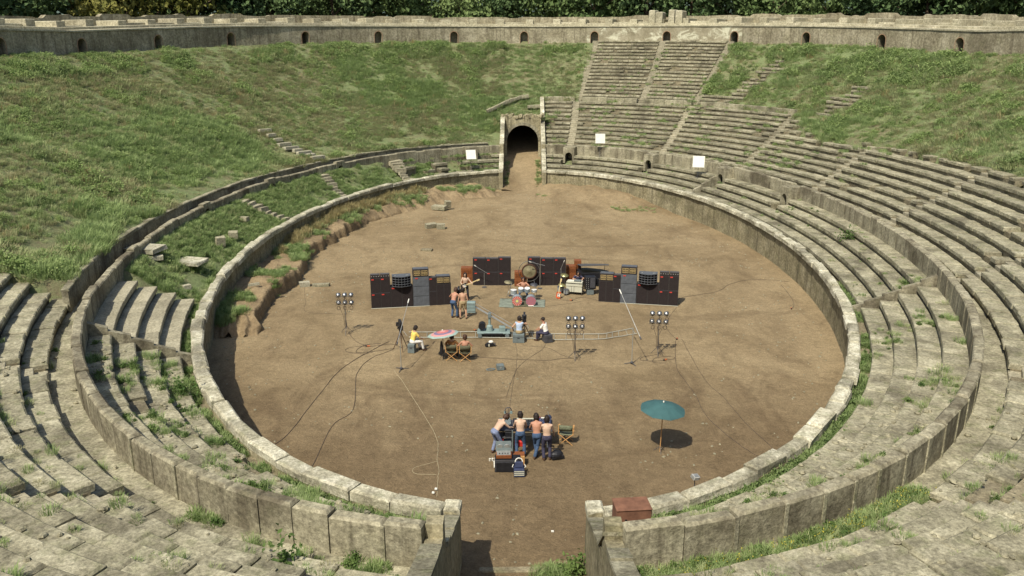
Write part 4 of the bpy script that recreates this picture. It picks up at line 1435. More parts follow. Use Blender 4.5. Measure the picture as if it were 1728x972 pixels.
bush('leafy plant growing out of a crack in the near left parapet', -5.3, -38.2, 3.3, 0.5, M['weed'], tall=1.7)
bush('green bush in the right hand of the near gate mouth', 1.5, -33.3, 0.0, 0.55, M['weed'])

# ---------------------------------------------------------------- trees behind the wall
def crown_mesh(name, mat, seed, R0=4.2, H=9.5, n=3600):
    r = random.Random(seed)
    lobes = []
    for i in range(22):
        a = r.uniform(0, 6.28); d = R0 * r.random() ** 0.6 * 0.8
        lobes.append((Vector((d * math.cos(a), d * math.sin(a), r.uniform(1.5, H - 1.2))), r.uniform(1.0, 2.0)))
    mb = MB()
    for i in range(n):
        c_, rad = r.choice(lobes)
        v = Vector((r.gauss(0, 1), r.gauss(0, 1), r.gauss(0, 1))).normalized()
        p = c_ + v * rad * r.uniform(0.7, 1.05)
        q = Euler((r.uniform(-1.2, 1.2), r.uniform(-1.2, 1.2), r.uniform(0, 6.28))).to_matrix()
        l = r.uniform(0.3, 0.62)
        mb.add([p + q @ Vector(k) for k in ((-l * .5, 0, 0), (0, -l * .35, .06), (l * .5, 0, 0), (0, l * .35, .06))], [(0, 1, 2, 3)])
    return mb.mesh(name, mat)
crowns = [crown_mesh('crown', M['treeA'], 1), crown_mesh('crown', M['treeB'], 2), crown_mesh('crown', M['treeA'], 3, 5.0, 10.5, 4200), crown_mesh('crown', M['treeB'], 4, 4.6, 8.5), crown_mesh('crown', M['treeC'], 5)]
mb = MB()
mb.cyl((0, 0, 0), (0.2, 0.1, 4.5), 0.32, 0.22, 9)
mb.cyl((0.2, 0.1, 4.5), (0.1, 0.3, 10.5), 0.22, 0.08, 8)
for i in range(9):
    a = i * 2.4; z = 4 + i * 0.7
    mb.cyl((0.18, 0.12, z), (2.6 * math.cos(a), 2.6 * math.sin(a), z + 1.8), 0.1, 0.03, 6)
trunk = mb.mesh('trunk', M['bark'])
spots = []
for row, (dd_, st) in enumerate(((42.0, 5.2), (50.0, 6.0))):
    t = 176.0 - 2.0 * row
    k = 0
    while t > 3:
        k += 1
        spots.append((t + random.uniform(-.7, .7), dd_ + random.uniform(-2.0, 2.0), row, k))
        t -= st * random.uniform(0.85, 1.15) * (0.8 + 0.35 * abs(math.cos(D(t))))
def ordn(k):
    return '%d%s' % (k, 'th' if 10 < k % 100 < 14 else {1: 'st', 2: 'nd', 3: 'rd'}.get(k % 10, 'th'))
for t, d, row, k in spots:
    if 31 < t < 41 and row > 0: continue
    x, y = PT(D(t), d)
    if t > 118 and row == 0 and k in (5, 8, 10): ci = 4
    else: ci = random.choice((0, 0, 1, 2, 2, 3))
    kind = ['dark green', 'mid green', 'broad dark', 'rounded green', 'yellowish'][ci]
    where = 'front' if row == 0 else 'back'
    th = thing('tree', '%s tree, %s from the left in the %s row behind the wall' % (kind, ordn(k), where), 'tree', (float(x), float(y), 9.0), random.uniform(0, 6.28), 'trees behind the amphitheatre wall')
    s_ = random.uniform(1.15, 1.4) * (1.0 + 0.2 * row)
    c = bpy.data.objects.new('crown', crowns[ci]); COL.objects.link(c); c.parent = th
    c.location = (0, 0, 3.2 * s_); c.scale = (s_, s_, s_ * random.uniform(0.95, 1.2))
    b = bpy.data.objects.new('trunk', trunk); COL.objects.link(b); b.parent = th
    b.scale = (s_, s_, s_)
FLX, FLY = 5.43, -30.28

# ================================================================== BAND GEAR, FILM CREW AND PEOPLE
M['cab'] = simple('cabinet_vinyl', (0.028, 0.023, 0.021), 0.8, 0.3, 10)
M['grille'] = simple('speaker_cloth', (0.022, 0.016, 0.015), 0.95, 0.5, 40)
M['cabtop'] = simple('top_vinyl', (0.075, 0.072, 0.07), 0.8, 0.3, 8)  # paler than the shell, for cabinet tops and the piano lid
M['greycab'] = simple('grey_cabinet', (0.085, 0.092, 0.10), 0.75, 0.25, 5)
M['badge'] = simple('red_badge', (0.46, 0.045, 0.03), 0.5, 0.1, 9)
M['tan'] = simple('tan_horn', (0.34, 0.25, 0.11), 0.6, 0.25, 9)
M['black'] = simple('black_metal', (0.015, 0.015, 0.017), 0.45, 0.3, 8)
M['dkgrey'] = simple('dark_grey_metal', (0.06, 0.06, 0.065), 0.5, 0.25, 8)
M['alu'] = simple('aluminium', (0.36, 0.36, 0.33), 0.5, 0.2, 8, 0.5, 0.4)
M['chrome'] = simple('chrome', (0.34, 0.34, 0.33), 0.42, 0.1, 4, 1.0, 0.5)
M['white'] = simple('white_paint', (0.66, 0.64, 0.55), 0.6, 0.1, 4)
M['wood'] = simple('beech', (0.46, 0.25, 0.09), 0.6, 0.25, 14)
M['brown'] = simple('walnut_veneer', (0.19, 0.065, 0.022), 0.5, 0.35, 12)
M['teal'] = simple('teal_grey_paint', (0.19, 0.25, 0.23), 0.6, 0.15, 5)
M['boxgrey'] = simple('grey_case', (0.13, 0.155, 0.15), 0.7, 0.2, 5)
M['rail'] = simple('rail_tube', (0.36, 0.36, 0.30), 0.6, 0.2, 5, 0.2)
M['carpet'] = simple('teal_carpet', (0.17, 0.19, 0.145), 0.95, 0.35, 3)
M['cable'] = simple('rubber_cable', (0.075, 0.055, 0.038), 0.8, 0.3, 3)
M['palecable'] = simple('pale_cable', (0.36, 0.31, 0.19), 0.8, 0.2, 3)
M['orange'] = simple('orange_plug', (0.40, 0.11, 0.035), 0.6, 0.2, 6)
M['rust'] = simple('rusty_steel', (0.165, 0.078, 0.045), 0.85, 0.4, 3, bump=0.3)
M['umb'] = simple('green_canvas', (0.04, 0.10, 0.098), 0.8, 0.15, 3)
M['canvasg'] = simple('striped_canvas', (0.13, 0.14, 0.085), 0.9, 0.4, 14)
M['canvasd'] = simple('dark_canvas', (0.09, 0.085, 0.05), 0.9, 0.3, 8)
M['bronze'] = simple('bronze_plate', (0.21, 0.185, 0.105), 0.6, 0.3, 5, 0.2)
M['cymbal'] = simple('cymbal_brass', (0.42, 0.38, 0.16), 0.3, 0.15, 4, 0.7)
M['ivory'] = simple('ivory_panel', (0.48, 0.47, 0.36), 0.5, 0.1, 4)
M['skin'] = simple('tanned_skin', (0.43, 0.25, 0.155), 0.6, 0.12, 4)
M['skin2'] = simple('fair_skin', (0.50, 0.34, 0.235), 0.6, 0.1, 4)
M['skin3'] = simple('sunburnt_skin', (0.40, 0.20, 0.125), 0.6, 0.12, 4)
M['hairD'] = simple('dark_hair', (0.018, 0.012, 0.009), 0.6, 0.4, 30)
M['hairB'] = simple('brown_hair', (0.055, 0.028, 0.016), 0.6, 0.4, 30)
M['jeans'] = simple('blue_denim', (0.05, 0.085, 0.15), 0.9, 0.3, 12, bump=0.9)
M['jeansP'] = simple('pale_denim', (0.17, 0.20, 0.29), 0.9, 0.25, 12, bump=0.9)
M['plum'] = simple('plum_trousers', (0.045, 0.042, 0.07), 0.9, 0.3, 12, bump=0.9)
M['trB'] = simple('black_trousers', (0.025, 0.025, 0.03), 0.9, 0.3, 12, bump=0.9)
M['khaki'] = simple('khaki_cotton', (0.33, 0.25, 0.13), 0.9, 0.2, 12, bump=0.9)
M['trW'] = simple('white_trousers', (0.66, 0.64, 0.58), 0.9, 0.1, 12, bump=0.9)
M['yellow'] = simple('yellow_cotton', (0.68, 0.50, 0.12), 0.9, 0.15, 8, bump=0.9)
M['brownsh'] = simple('brown_cotton', (0.24, 0.11, 0.035), 0.9, 0.2, 8, bump=0.9)
M['bluesh'] = simple('pale_blue_cotton', (0.36, 0.44, 0.55), 0.9, 0.15, 8, bump=0.9)
M['whitesh'] = simple('white_cotton', (0.76, 0.74, 0.66), 0.9, 0.08, 8, bump=0.9)
M['redpaint'] = simple('red_enamel', (0.5, 0.03, 0.02), 0.4, 0.1, 5)
M['navy'] = simple('navy_vinyl', (0.028, 0.036, 0.075), 0.6, 0.2, 6)
M['guit'] = simple('sunburst_red', (0.50, 0.09, 0.025), 0.25, 0.35, 3, spec=0.5)
M['maple'] = simple('maple_neck', (0.62, 0.48, 0.24), 0.4, 0.1, 9)
M['leather'] = simple('worn_leather', (0.07, 0.035, 0.02), 0.6, 0.3, 8)

def G(x, y, dz=0.0):
    return (x, y, float(gz(np.array(x), np.array(y))) + dz)

# ---------------------------------------------------------------- speaker cabinets
def cabinet(lab, x, y, z, rz, w, h, d, kind='black', badges=1, grp='speaker cabinets'):
    th = thing('speaker_cabinet', lab, 'speaker', (x, y, z), rz, grp)
    sh = M['cab'] if kind == 'black' else M['greycab']
    MB().box((0, d / 2, h / 2), (w + 0.002, d, h - 0.004), bev=0.008).build('shell', sh, th)
    MB().box((0, -0.006, h / 2), (w - 0.07, 0.012, h - 0.07)).build('grille', M['grille'] if kind == 'black' else M['greycab'], th)
    MB().box((0, 0.05 + d / 2, h - 0.002), (w - 0.04, d - 0.14, 0.012)).build('top_panel', M['cabtop'] if kind == 'black' else M['greycab'], th)
    if kind == 'black':
        MB().box((0, 0.004, 0.012), (w - 0.03, 0.014, 0.022)).build('trim', M['dkgrey'], th)
    if badges:
        MB().box((-w * 0.27, -0.018, h - 0.09), (0.15, 0.014, 0.065), bev=0.005).build('badge', M['badge'], th)
    return th
def amp_head(lab, x, y, z, rz, w):
    th = thing('guitar_amplifier', lab, 'amplifier', (x, y, z), rz, 'amplifier heads')
    MB().box((0, 0.17, 0.1), (w - 0.02, 0.34, 0.19), bev=0.015).build('shell', M['cab'], th)
    MB().box((0, 0.18, 0.198), (w - 0.06, 0.28, 0.01)).build('top_panel', M['cabtop'], th)
    for i in range(4):
        MB().cyl((-w * .36 + i * w * .24, -0.02, 0.10), (-w * .36 + i * w * .24, 0.01, 0.10), 0.026, 0.026, 8).build('knob', M['alu'], th)
def cell_horn(lab, x, y, z, rz, w=1.08, h=0.66):
    th = thing('multicell_horn', lab, 'speaker horn', (x, y, z), rz, 'multicell horns')
    def arcp(zz, r=0.0, n=9):
        out = []
        for i in range(n):
            u = -1 + 2 * i / (n - 1)
            out.append((u * (w / 2 + r), -0.30 + 0.24 * u * u - r, zz))
        return out
    for k in range(5):
        zz = 0.03 + k * (h - 0.08) / 4
        mb = MB()
        fr = arcp(zz)
        n = len(fr)
        th_ = 0.03 if k < 4 else 0.05
        v = [p for p in fr] + [(p[0], 0.42 if k in (0, 4) else 0.02, zz) for p in fr]
        v += [(p[0], p[1], p[2] + th_) for p in v]
        f = []
        for i in range(n - 1):
            f += [(i, i + 1, n + i + 1, n + i), (2 * n + i, 3 * n + i, 3 * n + i + 1, 2 * n + i + 1), (i, 2 * n + i, 2 * n + i + 1, i + 1)]
        f += [(0, n, 3 * n, 2 * n), (n - 1, 3 * n - 1, 4 * n - 1, 2 * n - 1)]
        mb.add(v, f).build('shelf', M['grille'] if k < 4 else M['greycab'], th)  # shelves, fins and throat painted near black so the cells read as shaded hollows
        MB().tube([(p_[0], p_[1] - 0.004, zz + th_ / 2) for p_ in fr], 0.013, 6).build('lip', M['greycab'], th)
    for i in range(7):
        u = -1 + 2 * i / 6
        xx_ = u * w / 2 * 0.98
        yf = -0.30 + 0.24 * u * u
        MB().box((xx_, (yf + 0.03) / 2 + 0.01, h / 2), (0.028, abs(yf) + 0.02, h - 0.08)).build('fin', M['grille'], th)
        MB().cyl((xx_, yf - 0.004, 0.03), (xx_, yf - 0.004, h - 0.03), 0.013, 0.013, 6).build('bar', M['greycab'], th)
    MB().box((0, 0.23, h / 2), (w - 0.02, 0.38, h - 0.02), bev=0.01).build('case', M['greycab'], th)
    MB().box((0, 0.03, h / 2), (w - 0.06, 0.02, h - 0.1)).build('throat', M['grille'], th)
    for sx in (-0.36, 0.3, 0.38):
        MB().box((sx, 0.0, h + 0.015), (0.08, 0.05, 0.03)).build('catch', M['alu'], th)
def slot_horn(lab, x, y, z, rz, w=0.84, h=0.46):
    th = thing('slotted_horn', lab, 'speaker horn', (x, y, z), rz, 'slotted horns')
    MB().box((0, 0.24, h / 2), (w, 0.5, h), bev=0.015).build('case', M['cab'], th)
    MB().box((0, 0.25, h), (w - 0.05, 0.44, 0.012)).build('top_panel', M['greycab'], th)
    for gx in (-1, 1):
        cx = gx * w * 0.23
        for rw in (0, 1):
            cz = h * (0.32 + 0.34 * rw)
            mb = MB()
            for zz in (cz - 0.055, cz + 0.055):
                mb.box((cx, -0.02, zz), (w * 0.40, 0.03, 0.028))
            for i in range(5):
                mb.box((cx - w * 0.19 + i * w * 0.095, -0.02, cz), (0.022, 0.03, 0.13))
            mb.build('slot_frame', M['tan'], th)

def stack(side):
    a = R(10.8) * (1 if side == 'left' else -1)
    p0 = Vector((-8.93, -7.96)) if side == 'left' else Vector((9.11, -7.2))
    u = Vector((math.cos(a), math.sin(a))) * (1 if side == 'left' else -1)
    def at(s_, z, off=0.0):
        nrm = Vector((math.sin(a), -math.cos(a)))
        q = p0 + u * s_ + nrm * off
        return q.x, q.y, float(gz(np.array(q.x), np.array(q.y))) + z
    S = 'left' if side == 'left' else 'right'
    inn = lambda i: ('outer', 'inner')[i]
    for i, s_ in enumerate((0.285, 0.855)):
        for k, z in enumerate((0.0, 0.92)):
            cabinet('black cabinet, %s column, %s of the two-by-two end block of the %s speaker wall' % (inn(i), ('bottom', 'top')[k], S), *at(s_, z), a, 0.565, 0.915, 0.42)
        amp_head('black amplifier with pale knobs on the %s end column of the %s speaker wall' % (inn(i), S), *at(s_, 1.84), a, 0.565)
    for i, s_ in enumerate((1.47, 2.12)):
        cabinet('tall black cabinet under the multicell horn of the %s speaker wall, %s one' % (S, inn(i)), *at(s_, 0), a, 0.645, 1.27, 0.5, badges=(i == (0 if side == 'left' else 1)))
    cell_horn('dark multicell horn on the %s speaker wall' % S, *at(1.80, 1.275, 0.0), a)
    for k in range(3):
        cabinet('grey cabinet, %s of three in the grey column of the %s speaker wall' % (('bottom', 'middle', 'top')[k], S), *at(2.93, k * 0.60), a, 0.93, 0.595, 0.45, 'grey', badges=(k == 2))
        if k and side != 'left':
            pass
    slot_horn('tan slotted horn on top of the grey column of the %s speaker wall' % S, *at(2.93, 1.80), a, 0.93, 0.46)
    for k in range(2):
        cabinet('narrow black cabinet, %s of two beside the grey column of the %s speaker wall' % (('bottom', 'top')[k], S), *at(3.62, k * 0.86), a, 0.43, 0.855, 0.42, badges=(k == 1))
    for i, s_ in enumerate((4.05, 4.48)):
        cabinet('black cabinet under the low slotted horn of the %s speaker wall, %s one' % (S, inn(i)), *at(s_, 0), a, 0.43, 1.30, 0.45, badges=0)
    slot_horn('tan slotted horn on the low black cabinets of the %s speaker wall' % S, *at(4.24, 1.305), a)
    # pale batten lying along the foot of the wall
    mb = MB()
    A, B = at(-0.02, 0.03, 0.10), at(3.4, 0.03, 0.12)
    mb.cyl(A, B, 0.015, 0.015, 6)
    tag(mb.build('batten', M['ivory'], None), 'pale batten lying along the foot of the %s speaker wall' % S, 'batten')
stack('left')
stack('right')
for S, xs in (('left', (-2.87, -2.05, -1.24)), ('right', (0.64, 1.47, 2.28))):
    for i, x in enumerate(xs):
        for k in range(2):
            tall = (i == 2 and S == 'left') or (i == 0 and S == 'right')
            x_, y_, z_ = G(x, -2.9)
            cabinet('black cabinet, %s row, %s column of the %s back speaker block' % (('bottom', 'top')[k], ('left', 'middle', 'right')[i], S), x_, y_, z_ + k * 0.89, 0, 0.805, 0.885 + (0.06 if tall and k else 0), 0.42)
def brown_cab(lab, x, y, w, d, h, rz=0, dark=False):
    th = thing('rotary_cabinet', lab, 'speaker', G(x, y), rz, 'brown wooden cabinets')
    MB().box((0, d / 2, h / 2), (w, d, h), bev=0.012).build('shell', M['brown'], th)
    MB().box((0, d / 2, h + 0.004), (w - 0.02, d - 0.02, 0.014)).build('top_panel', M['brown'], th)
    for k in (0.25, 0.75):
        mb = MB()
        for i in range(5):
            mb.box((0, -0.008, h * k - 0.1 + i * 0.05), (w * 0.8, 0.016, 0.025))
        mb.build('louvre', M['brown'], th)
brown_cab('brown wooden cabinet behind the guitarist', -3.70, -2.5, 0.74, 0.5, 1.02)
brown_cab('brown wooden cabinet behind the drums, left of the gong', -0.2, -3.15, 0.80, 0.5, 0.95)
brown_cab('brown wooden cabinet behind the keyboard player', 3.05, -2.4, 0.62, 0.5, 1.15)
brown_cab('taller dark brown cabinet beside the piano', 3.50, -2.2, 0.44, 0.45, 1.45)

# ---------------------------------------------------------------- people
def frame_mat(zdir, right):
    z = Vector(zdir).normalized()
    x = Vector(right)
    x = (x - z * x.dot(z)).normalized()
    y = z.cross(x)
    return Matrix((x, y, z)).transposed()
def ik(a, b, l1, l2, hint):
    a, b = Vector(a), Vector(b)
    d = b - a
    L = min(d.length, (l1 + l2) * 0.995)
    n = d.normalized()
    h = Vector(hint); h = (h - n * h.dot(n)).normalized()
    k = (l1 * l1 - l2 * l2 + L * L) / (2 * L)
    e = a + n * k + h * math.sqrt(max(l1 * l1 - k * k, 0))
    return e, a + n * L
def capsule(mb, a, b, r0, r1, n=10):
    mb.cyl(a, b, r0, r1, n)
    mb.ell(a, (r0,) * 3, nu=n, nv=6)
    mb.ell(b, (r1,) * 3, nu=n, nv=6)
def loft(mb, secs, rm, n=16):
    v, f = [], []
    for c_, rx_, ry_ in secs:
        for i in range(n):
            a_ = 2 * math.pi * i / n
            v.append(c_ + rm @ Vector((rx_ * math.cos(a_), ry_ * math.sin(a_), 0)))
    m_ = len(secs)
    for j in range(m_ - 1):
        for i in range(n):
            k_ = (i + 1) % n
            f.append((j * n + i, j * n + k_, (j + 1) * n + k_, (j + 1) * n + i))
    f += [tuple(reversed(range(n))), tuple(range((m_ - 1) * n, m_ * n))]
    mb.add(v, f)
def remesh(o, vox, smooth=3):
    m = o.modifiers.new('remesh', 'REMESH')
    m.mode = 'VOXEL'
    m.voxel_size = vox
    m.use_smooth_shade = True
    s_ = o.modifiers.new('smooth', 'SMOOTH')
    s_.factor = 0.5
    s_.iterations = smooth
def person(lab, loc, rz, pelvis=(0, 0, 0.95), lean=0.06, side=0.0, headt=0.1, headz=0.0, feet=((-0.12, 0.0), (0.12, 0.05)), hands=((-0.28, 0.12, 0.85), (0.28, 0.12, 0.85)), ehint=((-0.6, -0.8, -0.2), (0.6, -0.8, -0.2)), khint=(0, 1, 0), skin='skin', hair='hairD', longhair=0.10, trousers='jeans', shorts=False, top=None, sleeves=True, shoe='leather', s=1.0, footdir=0.0):
    body = MB()
    pel = Vector(pelvis)
    up = Vector((math.sin(side) * math.cos(lean), math.sin(lean), math.cos(lean) * math.cos(side))).normalized()
    rt = Vector((1, 0, -math.sin(side))).normalized()
    rm = frame_mat(up, rt)
    rt = rm.col[0]
    nb = pel + up * 0.50
    hd = Vector((up.x * 0.5 + math.sin(headz) * math.sin(headt), math.sin(lean * 0.6 + headt), math.cos(lean * 0.6 + headt))).normalized()
    hm = frame_mat(hd, rt) @ Matrix.Rotation(headz, 3, 'Z')
    hc = nb + hd * 0.185
    sh = [nb - up * 0.055 + rt * 0.165 * k for k in (-1, 1)]
    hip = [pel + rt * 0.092 * k - Vector((0, 0, 0.03)) for k in (-1, 1)]
    # torso
    loft(body, [(pel + up * c_, rx_, ry_) for c_, rx_, ry_ in ((-0.10, .10, .08), (-0.05, .150, .105), (0.02, .162, .112), (0.10, .142, .098), (0.17, .137, .095), (0.26, .155, .108), (0.34, .170, .116), (0.41, .160, .100), (0.46, .115, .075), (0.50, .06, .055))], rm)
    for k in (-1, 1):
        capsule(body, nb - up * 0.075 + rt * 0.10 * k, sh[(k + 1) // 2], 0.068, 0.058)
        capsule(body, nb - up * 0.005 + rt * 0.03 * k, sh[(k + 1) // 2], 0.046, 0.052)
    capsule(body, nb - up * 0.03, nb + hd * 0.10, 0.060, 0.052)
    # head with nose, brow, chin and ears
    body.ell(hc + hd * 0.015, (0.076, 0.096, 0.108), hm, 14, 10)
    fw = hm.col[1]; hx_ = hm.col[0]; hu = hm.col[2]
    body.ell(hc - hu * 0.062 + fw * 0.040, (0.050, 0.050, 0.045), hm, 10, 6)
    capsule(body, hc + fw * 0.088 + hu * 0.022, hc + fw * 0.112 - hu * 0.018, 0.009, 0.015, 8)
    capsule(body, hc + fw * 0.082 + hu * 0.036 - hx_ * 0.034, hc + fw * 0.082 + hu * 0.036 + hx_ * 0.034, 0.011, 0.011, 6)
    capsule(body, hc + fw * 0.082 - hu * 0.047 - hx_ * 0.018, hc + fw * 0.082 - hu * 0.047 + hx_ * 0.018, 0.010, 0.010, 6)
    for k in (-1, 1):
        body.ell(hc + hx_ * 0.078 * k, (0.012, 0.022, 0.032), hm, 8, 6)
    arms, legs = [], []
    for i, k in enumerate((-1, 1)):
        el, wr = ik(sh[i], hands[i], 0.285, 0.255, ehint[i])
        arms.append((sh[i], el, wr))
        capsule(body, sh[i], el, 0.052, 0.040)
        capsule(body, el, wr, 0.041, 0.029)
        fd = (wr - el).normalized()
        fd = (fd + Vector((0, 0.15, -0.2))).normalized()
        palm = wr + fd * 0.055
        sd = fd.cross(Vector((0, 0, 1)))
        sd = Vector((1, 0, 0)) if sd.length < 0.2 else sd.normalized()
        pm = frame_mat(fd, sd)
        body.ell(palm, (0.040, 0.020, 0.055), pm, 10, 6)
        for j in range(4):
            b0 = palm + pm.col[0] * (-0.030 + 0.020 * j) + fd * 0.035
            ln = (0.060, 0.072, 0.068, 0.052)[j]
            b1 = b0 + fd * ln * 0.55 + pm.col[1] * 0.004
            b2 = b1 + (fd * 0.75 - Vector((0, 0, 0.5))).normalized() * ln * 0.5
            capsule(body, b0, b1, 0.0105, 0.0095, 6)
            capsule(body, b1, b2, 0.0095, 0.0085, 6)
        t0 = palm + pm.col[0] * (-0.034 * k) - fd * 0.02
        t1 = t0 + (fd * 0.6 - pm.col[0] * k * 0.8).normalized() * 0.038
        capsule(body, t0, t1, 0.013, 0.011, 6)
        capsule(body, t1, t1 + fd * 0.030, 0.011, 0.010, 6)
        ft = Vector((feet[i][0], feet[i][1], feet[i][2] if len(feet[i]) > 2 else 0.085))
        kh = Vector(khint) + Vector((0.25 * k, 0, 0))
        kn, an = ik(hip[i], ft, 0.44, 0.43, kh)
        legs.append((hip[i], kn, an))
        capsule(body, hip[i], kn, 0.083, 0.056)
        capsule(body, kn, kn + (an - kn) * 0.3, 0.056, 0.056)
        capsule(body, kn + (an - kn) * 0.25, an, 0.054, 0.036)
        ff = Vector((math.sin(footdir + 0.15 * k), math.cos(footdir), 0))
        fm = frame_mat(Vector((0, 0, 1)), Vector((ff.y, -ff.x, 0)))
        body.ell(an + ff * 0.06 - Vector((0, 0, 0.045)), (0.042, 0.125, 0.036), fm, 10, 6)
    o = body.build('person', M[skin])
    remesh(o, 0.0115, 2)
    tag(o, lab, 'person')
    o.location = loc
    o.rotation_euler = (0, 0, rz)
    o.scale = (s, s, s)
    # eyes
    mb = MB()
    for k in (-1, 1):
        mb.ell(hc + fw * 0.093 + hx_ * 0.032 * k + hu * 0.018, (0.011, 0.007, 0.008), hm, 8, 5)
    mb.build('eyes', M['black'], o)
    # hair: cap plus locks
    mb = MB()
    r_ = random.Random(lab)
    mb.ell(hc + hu * 0.035 - fw * 0.022, (0.094, 0.103, 0.098), hm, 14, 10)
    if longhair > 0:
        mb.ell(hc - fw * 0.05 - hu * 0.02, (0.092, 0.070, 0.100), hm, 12, 8)
        for j in range(11):
            a_ = math.pi * (0.02 + 0.96 * j / 10)
            st_ = hc + hx_ * 0.088 * math.cos(a_) - fw * 0.080 * math.sin(a_) + hu * 0.02
            en_ = st_ + Vector((0, 0, -1)) * (longhair + 0.06 + r_.uniform(-.02, .03)) + hx_ * r_.uniform(-.02, .02) - fw * 0.02
            capsule(mb, st_, en_, 0.032, 0.018, 7)
    for j in range(30):
        a_, b_ = r_.uniform(0, 6.28), r_.uniform(0, 1.7)
        v_ = hm @ Vector((math.sin(b_) * math.cos(a_), math.sin(b_) * math.sin(a_) - 0.3, math.cos(b_)))
        mb.ell(hc + hu * 0.035 + v_.normalized() * 0.088, (r_.uniform(.022, .046),) * 3, nu=7, nv=5)
    h_ = mb.build('hair', M[hair], o)
    remesh(h_, 0.013, 1)
    # trousers or shorts
    mb = MB()
    loft(mb, [(pel + up * c_, rx_, ry_) for c_, rx_, ry_ in ((-0.13, .09, .07), (-0.08, .160, .122), (0.0, .178, .132), (0.06, .172, .124), (0.085, .160, .112))], rm)
    for a_, k_, n_ in legs:
        if shorts:
            capsule(mb, a_, a_ + (k_ - a_) * 0.62, 0.096, 0.088)
        else:
            capsule(mb, a_, k_, 0.096, 0.067)
            capsule(mb, k_, k_ + (n_ - k_) * 0.86, 0.067, 0.066)
    t_o = mb.build('shorts' if shorts else 'trousers', M[trousers], o)
    remesh(t_o, 0.014, 2)
    if top:
        mb = MB()
        loft(mb, [(pel + up * c_, rx_, ry_) for c_, rx_, ry_ in ((-0.04, .172, .122), (0.05, .168, .118), (0.14, .158, .112), (0.26, .170, .120), (0.34, .184, .128), (0.41, .172, .112), (0.46, .125, .085))], rm)
        for k in (-1, 1):
            capsule(mb, nb - up * 0.075 + rt * 0.10 * k, sh[(k + 1) // 2], 0.078, 0.068)
        if sleeves:
            for a_, e_, w_ in arms:
                capsule(mb, a_, a_ + (e_ - a_) * 0.62, 0.066, 0.060)
        t_o = mb.build('shirt', M[top], o)
        remesh(t_o, 0.014, 2)
    if shoe:
        for i, (a_, k_, n_) in enumerate(legs):
            k = (-1, 1)[i]
            ff = Vector((math.sin(footdir + 0.15 * k), math.cos(footdir), 0))
            fm = frame_mat(Vector((0, 0, 1)), Vector((ff.y, -ff.x, 0)))
            mb = MB()
            mb.ell(n_ + ff * 0.062 - Vector((0, 0, 0.045)), (0.050, 0.135, 0.042), fm, 10, 6)
            mb.ell(n_ - Vector((0, 0, 0.02)), (0.048, 0.055, 0.05), fm, 10, 6)
            mb.build('shoe', M[shoe], o, smooth=True)
    return o

# the four men at the mixing table
person('shirtless man in pale jeans bending over the left end of the mixing table', G(-1.02, -25.75), R(-52), lean=0.85, headt=0.45, feet=((-0.12, -0.12), (0.10, 0.02)), hands=((-0.18, 0.62, 0.92), (0.16, 0.66, 0.93)), trousers='jeansP', hair='hairB', skin='skin2', longhair=0.04, pelvis=(0, -0.10, 0.93))
person('shirtless man in blue jeans at the mixing table, second from the left', G(-0.14, -25.98), R(2), lean=0.20, headt=0.25, feet=((-0.13, 0.0), (0.15, -0.06)), hands=((-0.22, 0.42, 0.98), (0.22, 0.42, 0.98)), skin='skin2', longhair=0.06)
person('tanned shirtless man in blue jeans with crossed ankles, third from the left at the table', G(0.45, -26.02), R(-6), lean=0.26, side=-0.08, headt=0.3, feet=((0.03, 0.05), (-0.04, -0.18)), hands=((-0.24, 0.40, 0.95), (0.26, 0.34, 0.98)), skin='skin3', longhair=0.10, pelvis=(0.03, -0.05, 0.93))
person('shirtless man in plum trousers at the right end of the mixing table', G(0.84, -26.28), R(4), lean=0.14, headt=0.2, feet=((-0.10, 0.0), (0.12, 0.04)), hands=((-0.20, 0.42, 0.98), (0.30, 0.30, 0.92)), skin='skin2', trousers='plum', longhair=0.08)
# two men beside the guitarist
person('shirtless man in jeans stooping at a film camera, left of the man in shorts', G(-3.95, -9.55), R(-28), lean=0.50, side=-0.05, headt=0.2, feet=((-0.10, -0.05), (0.14, 0.08)), hands=((-0.22, 0.34, 1.0), (0.22, 0.40, 1.15)), ehint=((-0.9, -0.5, 0.2), (0.7, -0.6, -0.3)), skin='skin3', hair='hairB', longhair=0.05, pelvis=(0, -0.08, 0.94), s=1.03)
person('shirtless man in khaki shorts standing with his back turned', G(-3.42, -9.72), R(8), lean=0.05, headt=0.05, feet=((-0.16, 0.0), (0.16, -0.04)), hands=((-0.30, 0.08, 0.72), (0.31, 0.06, 0.72)), skin='skin', hair='hairD', longhair=0.03, trousers='khaki', shorts=True, s=1.04)
# the players
gt = person('shirtless long haired guitarist in dark trousers facing the camera crew', G(-3.52, -6.25), R(176), lean=0.04, headt=0.30, feet=((-0.16, 0.0), (0.16, 0.05)), hands=((-0.42, 0.30, 1.22), (0.12, 0.22, 0.98)), ehint=((-0.6, 0.0, -0.8), (0.9, -0.3, -0.3)), skin='skin2', trousers='trB', longhair=0.22)
person('shirtless drummer with dark hair seated behind two bass drums', G(-0.02, -5.75), R(178), pelvis=(0, 0, 0.55), lean=0.12, headt=0.1, feet=((-0.34, 0.46), (0.34, 0.46)), hands=((-0.22, 0.46, 0.92), (0.26, 0.44, 0.95)), skin='skin3', trousers='jeans', longhair=0.10)
person('keyboard player in a dark shirt bent over the pale organ', G(3.35, -4.15), R(186), pelvis=(0, 0, 0.58), lean=0.25, headt=0.35, feet=((-0.16, 0.42), (0.18, 0.40)), hands=((-0.24, 0.52, 0.93), (0.20, 0.52, 0.93)), skin='skin', trousers='jeans', top='plum', longhair=0.12)
